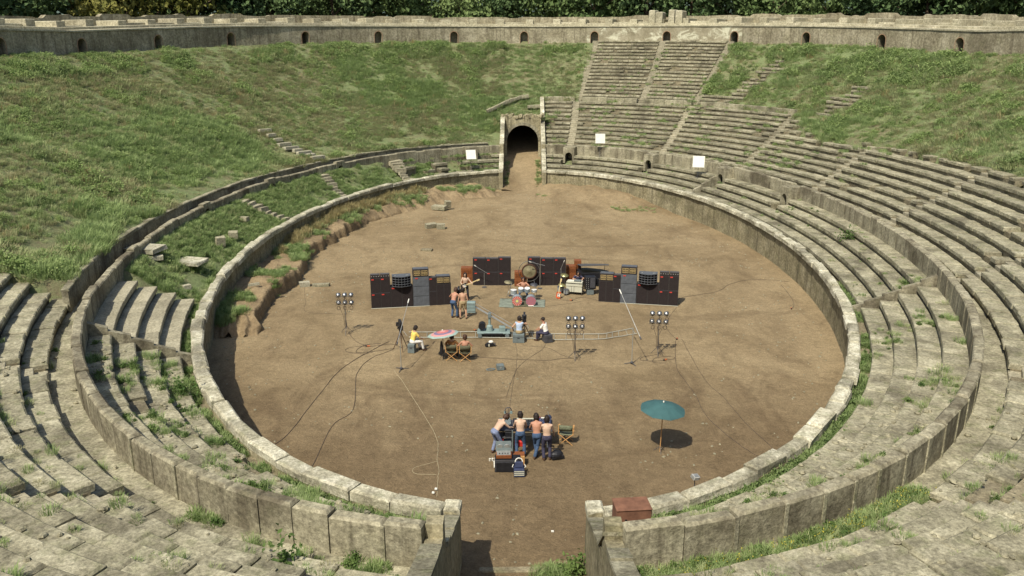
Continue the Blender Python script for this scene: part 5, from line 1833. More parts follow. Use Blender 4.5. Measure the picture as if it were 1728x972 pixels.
# film crew
person('man in a yellow top sitting on a grey case by the tripod', G(-5.60, -15.0), R(-52), pelvis=(0, 0, 0.56), lean=0.30, headt=0.15, feet=((-0.06, 0.46), (0.22, 0.50)), hands=((-0.10, 0.50, 0.62), (0.22, 0.50, 0.64)), skin='skin', trousers='trW', top='yellow', longhair=0.05)
person('dark haired man in a brown shirt in the left folding chair', G(-3.52, -16.15), R(-4), pelvis=(0, 0, 0.54), lean=-0.06, headt=0.2, feet=((-0.16, 0.48), (0.18, 0.50)), hands=((-0.30, 0.30, 0.70), (0.30, 0.30, 0.70)), skin='skin', trousers='canvasd', top='brownsh', longhair=0.07)
person('bare backed person with a pale neck scarf in the right folding chair', G(-2.87, -16.22), R(5), pelvis=(0, 0, 0.52), lean=-0.02, headt=0.15, feet=((-0.16, 0.46), (0.18, 0.46)), hands=((-0.30, 0.28, 0.68), (0.30, 0.28, 0.68)), skin='skin3', trousers='canvasd', hair='hairB', longhair=0.03)
person('man in a pale blue sleeveless shirt sitting on a case behind a film camera', G(-0.25, -13.42), R(-10), pelvis=(0, 0, 0.56), lean=0.12, headt=0.15, feet=((-0.20, 0.42), (0.22, 0.46)), hands=((-0.34, 0.10, 0.62), (0.22, 0.44, 0.95)), skin='skin', trousers='khaki', top='bluesh', sleeves=False, longhair=0.03)
person('man in a white tee shirt sitting sideways on a dark case', G(1.16, -13.45), R(62), pelvis=(0, 0, 0.52), lean=0.30, headt=0.1, feet=((-0.12, 0.46), (0.14, 0.52)), hands=((-0.14, 0.50, 0.62), (0.16, 0.54, 0.62)), skin='skin3', trousers='plum', top='whitesh', hair='hairD', longhair=0.0, shoe='leather')

# ---------------------------------------------------------------- mixing table and what stands round it
th = thing('mixing_table', 'long trestle table at the near end of the arena', 'table', G(0.05, -24.95))
MB().box((0, 0, 0.78), (2.1, 0.95, 0.05), bev=0.01).build('table_top', M['dkgrey'], th)
for sx in (-0.85, 0.85):
    mb = MB()
    mb.cyl((sx, -0.42, 0.76), (sx, 0.30, 0.0), 0.025, 0.025, 6).cyl((sx, 0.42, 0.76), (sx, -0.30, 0.0), 0.025, 0.025, 6)
    mb.build('trestle', M['white'], th)
MB().cyl((-0.85, 0, 0.38), (0.85, 0, 0.38), 0.02, 0.02, 6).build('stretcher', M['white'], th)
def console(lab, x, y, z, w, d, h, mat, rz=0.0, strip=None, nk=6):
    th = thing('mixing_console', lab, 'mixer', (x, y, z), rz)
    v = [(sx * w / 2, -d / 2, 0) for sx in (-1, 1)] + [(sx * w / 2, d / 2, 0) for sx in (1, -1)] + [(sx * w / 2, -d / 2, h * .35) for sx in (-1, 1)] + [(sx * w / 2, d / 2, h) for sx in (1, -1)]
    MB().add(v, [(3, 2, 1, 0), (4, 5, 6, 7), (0, 1, 5, 4), (1, 2, 6, 5), (2, 3, 7, 6), (3, 0, 4, 7)]).build('case', M[mat], th)
    for i in range(nk):
        for j in range(3):
            px = -w / 2 + w * (i + .5) / nk
            py = -d / 2 + d * (j + .7) / 3.6
            pz = h * .35 + h * .65 * (py + d / 2) / d
            MB().cyl((px, py, pz), (px, py, pz + 0.025), 0.014, 0.012, 6).build('knob', M['alu'], th)
    if strip: MB().box((0, d / 2 - 0.05, h + 0.012), (w * 0.7, 0.07, 0.02)).build('meter_strip', M[strip], th)
tz = G(0, -24.95)[2] + 0.806
console('wide black mixing desk in the middle of the long table', 0.05, -24.9, tz, 0.95, 0.5, 0.14, 'black', 0, 'ivory', 8)
console('small grey mixer at the left end of the long table', -0.72, -24.9, tz, 0.42, 0.46, 0.16, 'boxgrey', 0.15)
console('small navy mixer at the right end of the long table', 0.80, -24.9, tz, 0.46, 0.48, 0.18, 'navy', -0.1, 'white', 5)
o = MB().cyl((0, 0, 0), (0, 0, 0.16), 0.07, 0.06, 10).build('red_mug', M['redpaint']); o.location = (0.60, -24.62, tz)
tag(o, 'red mug standing on the mixing table', 'mug')
th = thing('headphones', 'headphones hung on a rod over the left end of the mixing table', 'headphones', (-0.62, -24.55, tz))
MB().torus((0, 0, 0.42), 0.13, 0.018, (math.pi / 2, 0, 0.3)).build('band', M['dkgrey'], th)
for sx in (-1, 1): MB().cyl((sx * 0.12, -0.03, 0.34), (sx * 0.12, 0.05, 0.34), 0.05, 0.05, 10).build('earpiece', M['teal'], th)
MB().cyl((0, 0, 0), (0, 0, 0.54), 0.012, 0.012, 6).build('rod', M['dkgrey'], th)
th = thing('aerial_lamp', 'small blue lamp on a thin stem at the right of the mixing table', 'lamp', (0.98, -24.6, tz))
MB().cyl((0, 0, 0), (-0.06, 0, 0.42), 0.012, 0.008, 6).build('stem', M['teal'], th)
MB().lathe([(0.02, 0.12), (0.08, 0.05), (0.10, 0.0), (0.085, 0.0), (0.0, 0.09)], (0.0, 0, 0.16)).build('shade', M['navy'], th)
# rack with red panels under the left of the table
th = thing('equipment_rack', 'grey equipment rack with red panels at the left of the mixing table', 'rack', G(-0.74, -25.42))
MB().box((0, 0, 0.05), (0.62, 0.5, 0.06)).build('base', M['boxgrey'], th)
for sx in (-0.3, 0.3):
    for sy in (-0.22, 0.22): MB().box((sx, sy, 0.46), (0.045, 0.045, 0.9)).build('post', M['boxgrey'], th)
for k in (0.32, 0.6, 0.9): MB().box((0, 0, k), (0.58, 0.46, 0.03)).build('shelf', M['dkgrey'], th)
MB().box((-0.14, -0.05, 0.44), (0.2, 0.3, 0.2), bev=0.01).build('red_panel', M['redpaint'], th)
MB().box((0.14, -0.05, 0.72), (0.24, 0.3, 0.2), bev=0.01).build('dark_panel', M['black'], th)
o = MB().box((0, 0, 0.11), (0.34, 0.2, 0.22), bev=0.02).build('red_case', M['redpaint']); o.location = G(-0.22, -25.1); tag(o, 'small red case under the mixing table', 'case')
# black chest with an open tape recorder
th = thing('flight_chest', 'low black chest in front of the mixing table', 'chest', G(-0.60, -26.98))
MB().box((0, 0, 0.24), (0.92, 0.5, 0.46), bev=0.015).build('body', M['black'], th)
for sx in (-0.42, 0.42): MB().box((sx, -0.255, 0.24), (0.03, 0.02, 0.40)).build('edge_strip', M['dkgrey'], th)
MB().box((0, -0.262, 0.40), (0.88, 0.012, 0.02)).build('lid_line', M['dkgrey'], th)
th = thing('tape_recorder', 'open reel tape recorder propped on the black chest', 'tape recorder', (-0.74, -26.92, G(-0.6, -26.98)[2] + 0.475), 0.05)
MB().box((0, 0.0, 0.08), (0.56, 0.36, 0.14), bev=0.01).build('case', M['brown'], th)
MB().box((0, -0.02, 0.162), (0.5, 0.3, 0.02)).build('deck', M['alu'], th)
MB().box((0, 0.20, 0.30), (0.56, 0.05, 0.40), (-0.35, 0, 0), 0.01).build('upright_panel', M['boxgrey'], th)
for sx in (-0.13, 0.13): MB().cyl((sx, 0.14, 0.33), (sx, 0.165, 0.34), 0.105, 0.105, 16).build('reel', M['alu'], th)
for i in range(4): MB().cyl((-0.15 + 0.1 * i, -0.1, 0.17), (-0.15 + 0.1 * i, -0.1, 0.20), 0.02, 0.02, 8).build('knob', M['black'], th)
th = thing('wooden_case', 'orange brown wooden case between the chest and the second man', 'case', G(-0.24, -26.6))
MB().box((0, 0, 0.22), (0.52, 0.34, 0.42), bev=0.015).build('body', M['wood'], th)
MB().box((0, -0.18, 0.34), (0.10, 0.03, 0.03)).build('catch', M['alu'], th)
MB().box((0, 0, 0.436), (0.5, 0.32, 0.012)).build('lid', M['brown'], th)
th = thing('striped_trolley', 'small navy and cream striped case with a white handle on the ground', 'case', G(-0.18, -27.42), 0.05)
MB().box((0, 0, 0.16), (0.38, 0.34, 0.30), bev=0.02).build('body', M['navy'], th)
for k in (0.10, 0.17, 0.24): MB().box((0, -0.176, k), (0.36, 0.012, 0.032)).build('stripe', M['ivory'], th)
MB().box((0, 0.06, 0.40), (0.30, 0.12, 0.22), (-0.3, 0, 0), 0.03).build('bag', M['navy'], th)
MB().torus((0, 0.08, 0.50), 0.13, 0.02, (1.2, 0, 0), 16, 6).build('handle', M['white'], th)
for sx in (-1, 1): MB().tube([(sx * 0.2, 0.05, 0.28), (sx * 0.24, 0.0, 0.34), (sx * 0.2, 0.05, 0.42)], 0.014).build('strap', M['white'], th)
th = thing('shoulder_bag', 'black shoulder bag on the ground right of the mixing table', 'bag', G(1.22, -26.15), 0.3)
MB().ell((0, 0, 0.17), (0.26, 0.17, 0.18), nu=14, nv=8).box((0, 0, 0.12), (0.46, 0.28, 0.22), bev=0.05).build('body', M['black'], th)
MB().torus((0, 0, 0.27), 0.15, 0.018, (math.pi / 2, 0, 0)).build('strap', M['black'], th)
th = thing('white_stands', 'three small white cups by the chest', 'cups', G(-1.17, -26.35))
for i in range(3): MB().lathe([(0.03, 0), (0.04, 0.1), (0.035, 0.1), (0.0, 0.02)], (0.1 * i - 0.1, 0.02 * i, 0), 10).build('cup', M['white'], th)
o = MB().tube([(-1.12, -26.5, 0.06), (-1.08, -26.8, 0.22), (-1.07, -26.95, 0.05)], 0.03, 8).build('white_tube', M['white']); tag(o, 'short white tube leaning on the left of the chest', 'tube')

# folding chairs
def folding_chair(lab, x, y, rz, fabric):
    th = thing('folding_chair', lab, 'chair', G(x, y), rz, 'wooden folding chairs')
    for sy in (-0.2, 0.2):
        for k in (-1, 1):
            MB().cyl((k * 0.27, sy, 0.0), (-k * 0.27, sy, 0.46), 0.017, 0.017, 6).build('leg', M['wood'], th)
    for sx in (-0.28, 0.28):
        MB().box((sx, 0.0, 0.0 + 0.47), (0.035, 0.46, 0.03)).build('rail', M['wood'], th)
        MB().box((sx, -0.2, 0.64), (0.03, 0.035, 0.42)).build('post', M['wood'], th)
        MB().box((sx, 0.02, 0.66), (0.05, 0.46, 0.022)).build('armrest', M['wood'], th)
        MB().box((sx, 0.2, 0.56), (0.03, 0.03, 0.2)).build('arm_post', M['wood'], th)
    xs = np.linspace(-0.27, 0.27, 7)
    X, Y = np.meshgrid(xs, np.array([-0.2, 0.2]))
    s_ = grid_mesh('seat', X, Y, 0.475 - 0.045 * (1 - (X / 0.27) ** 2), fabric); s_.parent = th
    X, Z = np.meshgrid(xs, np.array([0.60, 0.84]))
    s_ = grid_mesh('backrest', X, -0.2 - 0.04 * (1 - (X / 0.27) ** 2), Z, fabric); s_.parent = th
    for o_ in th.children:
        if o_.name.startswith(('seat', 'backrest')):
            m_ = o_.modifiers.new('solid', 'SOLIDIFY'); m_.thickness = 0.012
folding_chair('wooden folding chair under the dark haired man in brown', -3.52, -16.1, R(-4), M['canvasd'])
folding_chair('wooden folding chair under the bare backed person', -2.87, -16.17, R(5), M['canvasd'])
folding_chair('empty folding chair with green canvas right of the mixing table', 1.63, -24.85, R(-8), M['canvasg'])

# seats made of cases
def case(lab, x, y, rz, w, d, h, mat='boxgrey'):
    th = thing('equipment_case', lab, 'case', G(x, y), rz, 'equipment cases used as seats')
    MB().box((0, 0, h / 2), (w, d, h), bev=0.015).build('body', M[mat], th)
    MB().box((0, 0, h * 0.72), (w + 0.012, d + 0.012, 0.018)).build('lid_seam', M['dkgrey'], th)
    MB().box((0, -d / 2 - 0.012, h * 0.62), (0.12, 0.025, 0.03)).build('handle', M['dkgrey'], th)
case('upright grey case under the man in the yellow top', -5.63, -15.08, R(-10), 0.34, 0.34, 0.46)
case('wide grey case under the man in the pale blue shirt', -0.28, -13.45, R(0), 0.60, 0.42, 0.46)
case('dark grey case under the man in the white tee shirt', 1.22, -13.45, R(20), 0.42, 0.44, 0.43, 'dkgrey')

# ---------------------------------------------------------------- umbrellas
def umbrella(lab, x, y, rz, R0, H, sag, tilt, mats, off=(0, 0), pole='wood'):
    th = thing('umbrella', lab, 'umbrella', G(x, y), rz)
    n = 8
    mt = Euler(tilt).to_matrix()
    top = Vector((off[0], off[1], H))
    rings = len(mats)
    for k in range(rings):
        r0, r1 = R0 * k / rings, R0 * (k + 1) / rings
        v, f = [], []
        for i in range(n * 2):
            a = 2 * math.pi * i / (n * 2)
            sc_ = 1.0 if i % 2 == 0 else 0.955
            for r_ in (r0, r1):
                z = -sag * (r_ / R0) ** 1.4 + (0.0 if i % 2 == 0 else 0.012 * r_)
                v.append(top + mt @ Vector((r_ * sc_ * math.cos(a), r_ * sc_ * math.sin(a), z)))
        for i in range(n * 2):
            j = (i + 1) % (n * 2)
            f.append((2 * i, 2 * i + 1, 2 * j + 1, 2 * j))
        o = MB().add(v, f).build('canopy', M[mats[k]] if isinstance(mats[k], str) else mats[k], th)
        m_ = o.modifiers.new('solid', 'SOLIDIFY'); m_.thickness = 0.006
    for i in range(n):
        a = 2 * math.pi * i / n
        MB().cyl(top + mt @ Vector((0, 0, -0.03)), top + mt @ Vector((R0 * math.cos(a), R0 * math.sin(a), -sag - 0.01)), 0.008, 0.008, 5).build('rib', M['alu'], th)
    MB().cyl((off[0] * 0.3, off[1] * 0.3, 0.0), top + mt @ Vector((0, 0, -0.02)), 0.02, 0.018, 8).build('pole', M[pole], th)
    MB().ell(top + mt @ Vector((0, 0, 0.03)), (0.03, 0.03, 0.045), nu=8, nv=6).build('finial', M['white'], th)
    for i in range(3):
        a = i * 2.1 + 0.4
        MB().cyl((off[0] * .3, off[1] * .3, 0.22), (0.24 * math.cos(a), 0.24 * math.sin(a), 0.0), 0.012, 0.01, 5).build('foot', M['dkgrey'], th)
    return th
umbrella('green octagonal parasol standing alone on the right of the arena', 5.14, -25.55, 0.2, 0.86, 2.02, 0.30, (0.05, 0.05, 0), ['umb', 'umb'], (0.06, 0.0))
M['ringA'] = simple('pink_canvas', (0.50, 0.24, 0.22), 0.8, 0.15, 6)
M['ringB'] = simple('violet_canvas', (0.17, 0.13, 0.20), 0.8, 0.15, 6)
M['ringC'] = simple('red_canvas', (0.46, 0.15, 0.13), 0.8, 0.15, 6)
M['ringD'] = simple('seafoam_canvas', (0.27, 0.35, 0.30), 0.8, 0.15, 6)
umbrella('tilted parasol with pink, violet and green rings over the folding chairs', -3.95, -16.0, 0.0, 0.78, 1.42, 0.18, (-0.10, -0.12, 0.2), ['ringA', 'ringC', 'ringB', 'ringA', 'ringD'], (-0.03, 0.1), 'dkgrey')
o = MB().lathe([(0.02, 1.05), (0.05, 0.95), (0.085, 0.6), (0.10, 0.38), (0.05, 0.34), (0.0, 0.36)], (0, 0, 0), 9).build('hanging_coat', M['black'])
o.location = G(-4.02, -16.25); o.scale = (1, 0.6, 1); tag(o, 'dark coat hanging on the pole of the ringed parasol', 'coat')

# ---------------------------------------------------------------- lamp stands
def lamp_stand(lab, x, y, rz, H=2.05, skew=0.0):
    th = thing('lamp_stand', lab, 'light stand', G(x, y), rz, 'stands of six round lamps')
    MB().cyl((0, 0, 0.3), (0, 0, H), 0.022, 0.016, 8).build('pole', M['dkgrey'], th)
    for i in range(3):
        a = i * 2.094 + 0.5
        MB().cyl((0, 0, 0.42), (0.36 * math.cos(a), 0.36 * math.sin(a), 0.0), 0.014, 0.012, 6).build('leg', M['dkgrey'], th)
    for k in range(2):
        zz = H - 0.02 - 0.42 * k
        MB().cyl((-0.40, 0, zz), (0.40, 0, zz), 0.014, 0.014, 6).build('crossbar', M['dkgrey'], th)
        for i in range(3):
            cx = -0.34 + 0.34 * i
            lp = MB().lathe([(0.03, -0.11), (0.075, -0.10), (0.115, -0.02), (0.135, 0.06), (0.13, 0.07), (0.11, 0.0), (0.0, -0.07)], (cx, 0.05, zz + 0.03), 14, (-1.15, 0, random.uniform(-.2, .2)))
            l_ = lp.build('lamp_head', M['chrome'], th, True)
            MB().tube([(cx - 0.13, 0.02, zz), (cx - 0.13, 0.0, zz - 0.06), (cx + 0.13, 0.0, zz - 0.06), (cx + 0.13, 0.02, zz)], 0.009, 5).build('yoke', M['dkgrey'], l_)
            MB().torus((cx + random.uniform(-.04, .04), -0.03, zz - 0.22), 0.085, 0.014, (math.pi / 2 + random.uniform(-.2, .2), random.uniform(-.4, .4), 0), 14, 5, 1.25).build('cable_coil', M['cable'], l_)
    for i in range(3):
        MB().tube([(-0.3 + 0.25 * i, 0.0, H - 0.6), (-0.12 + 0.06 * i, -0.03, 1.0), (-0.06 + 0.05 * i, -0.02, 0.45), (0.05 + 0.1 * i, -0.2, 0.02)], 0.011, 5).build('lead', M['cable'], th)
lamp_stand('stand of six round lamps left of the stage', -9.50, -12.3, 0.05, 2.1)
lamp_stand('stand of six round lamps in the middle beside the camera track', 2.50, -15.95, 0.0, 2.05)
lamp_stand('stand of six round lamps right of the stage, by the orange plug', 6.68, -15.2, -0.08, 2.1)

# ---------------------------------------------------------------- boom microphone stands
def boom(lab, x, y, a0, h, tip, tail):
    th = thing('boom_stand', lab, 'microphone stand', G(x, y), 0, 'tall boom microphone stands')
    for i in range(3):
        a = a0 + i * 2.094
        MB().cyl((0, 0, 0.08), (0.36 * math.cos(a), 0.36 * math.sin(a), 0.02), 0.02, 0.014, 6).build('foot', M['dkgrey'], th)
    MB().ell((0, 0, 0.08), (0.08, 0.08, 0.07), nu=10, nv=6).build('hub', M['dkgrey'], th)
    MB().cyl((0, 0, 0.05), (0, 0, h), 0.02, 0.016, 8).build('column', M['alu'], th)
    MB().cyl(tail, tip, 0.017, 0.012, 8).build('boom', M['alu'], th)
    d = (Vector(tip) - Vector(tail)).normalized()
    MB().cyl(Vector(tip) - d * 0.02, Vector(tip) + d * 0.26, 0.028, 0.028, 8).build('microphone', M['white'], th)
    MB().cyl(tail, Vector(tail) - d * 0.16, 0.035, 0.035, 8).build('counterweight', M['dkgrey'], th)
boom('tall boom stand on the left, crossing the black camera', -5.84, -17.4, 0.4, 1.75, (0.16, 1.9, 2.75), (-0.06, -0.4, 1.55))
boom('tall boom stand on the right, leaning left over the track end', 5.22, -16.55, 1.0, 1.85, (-0.42, 1.7, 3.05), (0.30, -0.25, 1.50))

# ---------------------------------------------------------------- film cameras
def tripod(th, H, spread=0.45, mat='wood'):
    for i in range(3):
        a = i * 2.094 + 0.52
        MB().cyl((0, 0, H), (spread * math.cos(a), spread * math.sin(a), 0), 0.026, 0.016, 6).build('tripod_leg', M[mat], th)
    MB().cyl((0, 0, H - 0.05), (0, 0, H + 0.1), 0.06, 0.07, 10).build('pan_head', M['black'], th)
def film_camera(lab, x, y, rz, H, mat='dkgrey', spread=0.45):
    th = thing('film_camera', lab, 'film camera', G(x, y), rz, 'film cameras')
    tripod(th, H, spread, mat)
    MB().box((0, 0.02, H + 0.24), (0.20, 0.40, 0.28), bev=0.02).build('body', M['black'], th)
    for yy_ in (-0.10, 0.14):
        MB().cyl((-0.05, yy_, H + 0.48), (0.05, yy_, H + 0.48), 0.14, 0.14, 16).build('film_magazine', M['black'], th)
    MB().cyl((0, 0.2, H + 0.24), (0, 0.40, H + 0.24), 0.06, 0.075, 12).build('lens', M['black'], th)
    MB().box((0, 0.46, H + 0.25), (0.24, 0.12, 0.2), bev=0.01).build('matte_box', M['black'], th)
    MB().cyl((-0.11, -0.12, H + 0.28), (-0.2, -0.3, H + 0.30), 0.028, 0.035, 8).build('viewfinder', M['black'], th)
    MB().cyl((0.1, -0.1, H + 0.1), (0.22, -0.5, H - 0.08), 0.012, 0.012, 6).build('pan_bar', M['alu'], th)
    return th
film_camera('black film camera on a brown tripod at the left end of the track', -6.22, -14.75, R(20), 0.98, 'leather', 0.42)
film_camera('black film camera before the man in the pale blue shirt', 0.02, -12.95, R(0), 0.80, 'dkgrey', 0.4)
film_camera('film camera aimed at the guitarist by the two shirtless men', -3.72, -8.95, R(0), 1.05, 'dkgrey', 0.4)
th = thing('movie_camera', 'black camera body with a white cap lying on the ground', 'camera', G(-1.72, -14.2), 0.3)
MB().box((0, 0, 0.12), (0.34, 0.22, 0.18), bev=0.03).build('body', M['black'], th)
MB().cyl((-0.24, -0.05, 0.1), (-0.17, -0.02, 0.1), 0.10, 0.10, 12).build('side_reel', M['black'], th)
MB().cyl((0.20, -0.03, 0.1), (0.26, -0.05, 0.1), 0.09, 0.09, 12).build('lens', M['black'], th)
MB().ell((0.04, 0.02, 0.24), (0.13, 0.11, 0.08), nu=12, nv=6).build('white_cap', M['white'], th)
MB().box((-0.1, -0.115, 0.11), (0.07, 0.012, 0.13)).build('label_plate', M['ivory'], th)
th = thing('junction_box', 'grey junction box with a coil of cable on the ground', 'box', G(-1.22, -17.4), 0.2)
MB().box((0.1, 0, 0.14), (0.34, 0.30, 0.26), bev=0.02).build('body', M['boxgrey'], th)
MB().torus((-0.36, 0.05, 0.03), 0.2, 0.025, (0, 0, 0), 18, 6, 0.55).build('cable_coil', M['boxgrey'], th)
MB().box((0.1, -0.155, 0.16), (0.08, 0.012, 0.08)).build('socket', M['alu'], th)

# ---------------------------------------------------------------- track and crane
tk = thing('camera_track', 'pale double rail camera track curving up at the right end', 'track', (0, 0, 0))
c1 = [(-6.17, -12.18), (-3.95, -12.10), (-1.72, -12.08), (1.0, -12.28), (1.77, -12.40), (3.98, -12.33), (4.97, -11.92), (5.93, -11.42)]
c2 = [(-6.06, -13.02), (-3.87, -12.98), (-1.69, -12.97), (1.0, -13.15), (1.73, -13.25), (3.91, -13.15), (4.88, -12.77), (6.04, -12.28)]
def crom(pts, n=8):
    pts = [Vector(p) for p in pts]
    out = []
    for i in range(len(pts) - 1):
        p0 = pts[max(i - 1, 0)]; p1 = pts[i]; p2 = pts[i + 1]; p3 = pts[min(i + 2, len(pts) - 1)]
        for k in range(n):
            t = k / n
            out.append(0.5 * ((2 * p1) + (p2 - p0) * t + (2 * p0 - 5 * p1 + 4 * p2 - p3) * t * t + (3 * p1 - p0 - 3 * p2 + p3) * t ** 3))
    return out + [pts[-1]]
R1, R2 = crom(c1), crom(c2)
for rr_ in (R1, R2):
    MB().tube([G(p.x, p.y, 0.06) for p in rr_], 0.019, 6).build('rail', M['rail'], tk)
for i in range(1, len(R1), 3):
    a_, b_ = G(R1[i].x, R1[i].y, 0.045), G(R2[i].x, R2[i].y, 0.045)
    MB().cyl(a_, b_, 0.012, 0.012, 6).build('sleeper', M['rail'], tk)
cr = thing('camera_crane', 'grey counterweighted camera crane on a wheeled dolly on the track', 'crane', G(-1.6, -12.52))
MB().box((0, 0, 0.24), (1.75, 0.72, 0.08), bev=0.02).build('platform', M['teal'], cr)
for sx in (-0.72, 0.72):
    for sy in (-0.44, 0.44):
        w_ = MB().cyl((sx, sy - 0.03, 0.14), (sx, sy + 0.03, 0.14), 0.11, 0.11, 14).build('wheel', M['boxgrey'], cr)
MB().lathe([(0.20, 0.28), (0.16, 0.55), (0.07, 0.62), (0.06, 1.02), (0.0, 1.02)], (-0.22, 0, 0), 12).build('pedestal', M['teal'], cr)
MB().cyl((-0.62, -0.15, 0.55), (-0.62, 0.22, 0.55), 0.19, 0.19, 14).build('motor', M['black'], cr)
MB().box((0.45, 0, 0.40), (0.34, 0.3, 0.26), bev=0.02).build('control_box', M['teal'], cr)
MB().box((-0.22, 0, 1.14), (0.16, 0.22, 0.28), bev=0.02).build('pivot', M['boxgrey'], cr)
for sy in (-0.07, 0.07):
    MB().cyl((-0.98, sy, 1.62), (1.10, sy, 0.34), 0.028, 0.028, 8).build('arm_tube', M['alu'], cr)
MB().cyl((-0.95, 0, 1.78), (1.0, 0, 0.62), 0.014, 0.014, 6).build('levelling_rod', M['alu'], cr)
MB().box((-1.18, 0, 1.60), (0.44, 0.34, 0.58), bev=0.02).build('counterweight', M['teal'], cr)
for k in range(3): MB().box((-1.18, -0.178, 1.42 + 0.18 * k), (0.40, 0.012, 0.02)).build('weight_seam', M['boxgrey'], cr)
MB().box((1.16, 0, 0.32), (0.3, 0.34, 0.08), bev=0.02).build('camera_plate', M['boxgrey'], cr)
MB().box((0, -0.37, 0.2), (1.0, 0.02, 0.1)).build('step_tread', M['black'], cr)

# ---------------------------------------------------------------- drums, gong, guitars, keyboards
dm = NT('painted_drumhead', 0.5)
sx_ = dm.sep()
ang = dm.math('ARCTAN2', sx_[2], sx_[0])
rad_ = dm.math('SQRT', dm.math('ADD', dm.math('POWER', sx_[0], 2.0), dm.math('POWER', sx_[2], 2.0)))
pet = dm.math('SINE', dm.math('MULTIPLY', ang, 14.0))
colr = dm.mix(dm.ramp(pet, [(0.4, 0.0), (0.6, 1.0)]), (0.45, 0.06, 0.05), (0.48, 0.36, 0.28))
colr = dm.mix(dm.ramp(rad_, [(0.13, 0.0), (0.15, 1.0)]), (0.30, 0.20, 0.17), colr)
colr = dm.mix(dm.ramp(rad_, [(0.065, 0.0), (0.08, 1.0)]), (0.55, 0.55, 0.16), colr)
dm.color(colr)
dm2 = NT('painted_drumhead_violet', 0.5)
s2 = dm2.sep()
r2_ = dm2.math('SQRT', dm2.math('ADD', dm2.math('POWER', s2[0], 2.0), dm2.math('POWER', s2[2], 2.0)))
w2_ = dm2.math('SINE', dm2.math('ADD', dm2.math('MULTIPLY', dm2.math('ARCTAN2', s2[2], s2[0]), 9.0), dm2.math('MULTIPLY', r2_, 60.0)))
dm2.color(dm2.mix(dm2.ramp(w2_, [(0.35, 0.0), (0.65, 1.0)]), (0.36, 0.10, 0.10), (0.21, 0.17, 0.24)))
M['shell'] = simple('silver_drum_shell', (0.40, 0.45, 0.46), 0.35, 0.15, 6, 0.5)
def drum(name, lab, loc, r, h, rot, head, legs=0):
    th = thing(name, lab, 'drum', loc, 0, 'drums of the kit')
    sh = MB().lathe([(r, 0), (r, h), (r * 0.97, h), (r * 0.97, h - 0.012), (0.0, h - 0.012)], (0, 0, 0), 24, rot).build('shell', M['shell'], th, False)
    mt = Euler(rot).to_matrix()
    for z in (0.015, h - 0.015):
        MB().torus(mt @ Vector((0, 0, z)), r * 1.01, 0.012, rot, 24, 6).build('hoop', M['chrome'], th)
    hd_ = MB().cyl(mt @ Vector((0, 0, h - 0.01)), mt @ Vector((0, 0, h + 0.002)), r * 0.965, r * 0.965, 28).build('drumhead', head, th)
    for i in range(legs):
        a = i * 2 * math.pi / legs + 0.4
        MB().cyl((r * 0.9 * math.cos(a), r * 0.9 * math.sin(a), 0.1), (r * 1.0 * math.cos(a), r * 1.0 * math.sin(a), -loc[2] + G(loc[0], loc[1])[2]), 0.01, 0.01, 5).build('leg', M['chrome'], th)
    return th
gz0 = G(0, -7)[2]
drum('bass_drum', 'left bass drum with red petals round a yellow centre', (-0.40, -6.92, gz0 + 0.31), 0.30, 0.42, (math.pi / 2, 0, 0.0), dm.m)
drum('bass_drum', 'right bass drum with a violet and red pattern', (0.42, -6.94, gz0 + 0.31), 0.30, 0.42, (math.pi / 2, 0, 0.0), dm2.m)
M['dhead'] = simple('drum_skin', (0.6, 0.6, 0.56), 0.5, 0.06, 5)
drum('tom_drum', 'small silver tom above the left bass drum', (-0.18, -6.55, gz0 + 0.68), 0.16, 0.22, (0.25, 0, 0), M['dhead'])
drum('tom_drum', 'small silver tom above the right bass drum', (0.20, -6.55, gz0 + 0.68), 0.17, 0.22, (0.25, 0, 0), M['dhead'])
drum('floor_tom', 'silver drum on legs at the left of the kit', (-0.62, -6.30, gz0 + 0.42), 0.20, 0.28, (0, 0, 0), M['dhead'], 3)
drum('snare_drum', 'shallow silver drum at the right of the kit', (0.62, -6.20, gz0 + 0.55), 0.17, 0.14, (0, 0, 0), M['dhead'], 3)
def cymbal(lab, x, y, h, r, mat='cymbal', tilt=0.2):
    th = thing('cymbal_stand', lab, 'cymbal', G(x, y), 0, 'cymbals on stands')
    MB().cyl((0, 0, 0.2), (0, 0, h), 0.011, 0.009, 6).build('pole', M['chrome'], th)
    for i in range(3):
        a = i * 2.09
        MB().cyl((0, 0, 0.3), (0.22 * math.cos(a), 0.22 * math.sin(a), 0), 0.009, 0.009, 5).build('leg', M['chrome'], th)
    MB().lathe([(0, 0.03), (0.05, 0.028), (0.07, 0.012), (r, -0.02), (r, -0.024), (0, 0.02)], (0, 0, h), 24, (tilt, 0.1, 0)).build('cymbal', M[mat], th, True)
cymbal('dark cymbal on a stand right of the drummer', 0.62, -5.85, 0.92, 0.24, 'dkgrey')
cymbal('cymbal on a stand left of the drummer', -0.95, -5.6, 1.0, 0.25, 'bronze')
cymbal('greenish brass cymbal left of the organ', 2.55, -4.2, 1.05, 0.26)
cymbal('low brass cymbal in front of the organ side', 2.36, -4.85, 0.62, 0.24)
th = thing('gong', 'large bronze gong hung in a round tubular frame behind the drummer', 'gong', G(0.34, -3.32))
MB().torus((0, 0, 1.06), 0.66, 0.016, (math.pi / 2, 0, 0), 36, 6).build('ring_frame', M['chrome'], th)
MB().lathe([(0.0, 0.02), (0.08, 0.03), (0.10, 0.012), (0.40, 0.0), (0.47, -0.015), (0.48, -0.07), (0.46, -0.07), (0.0, -0.03)], (0, -0.02, 1.06), 32, (math.pi / 2, 0, 0)).build('plate', M['bronze'], th, True)
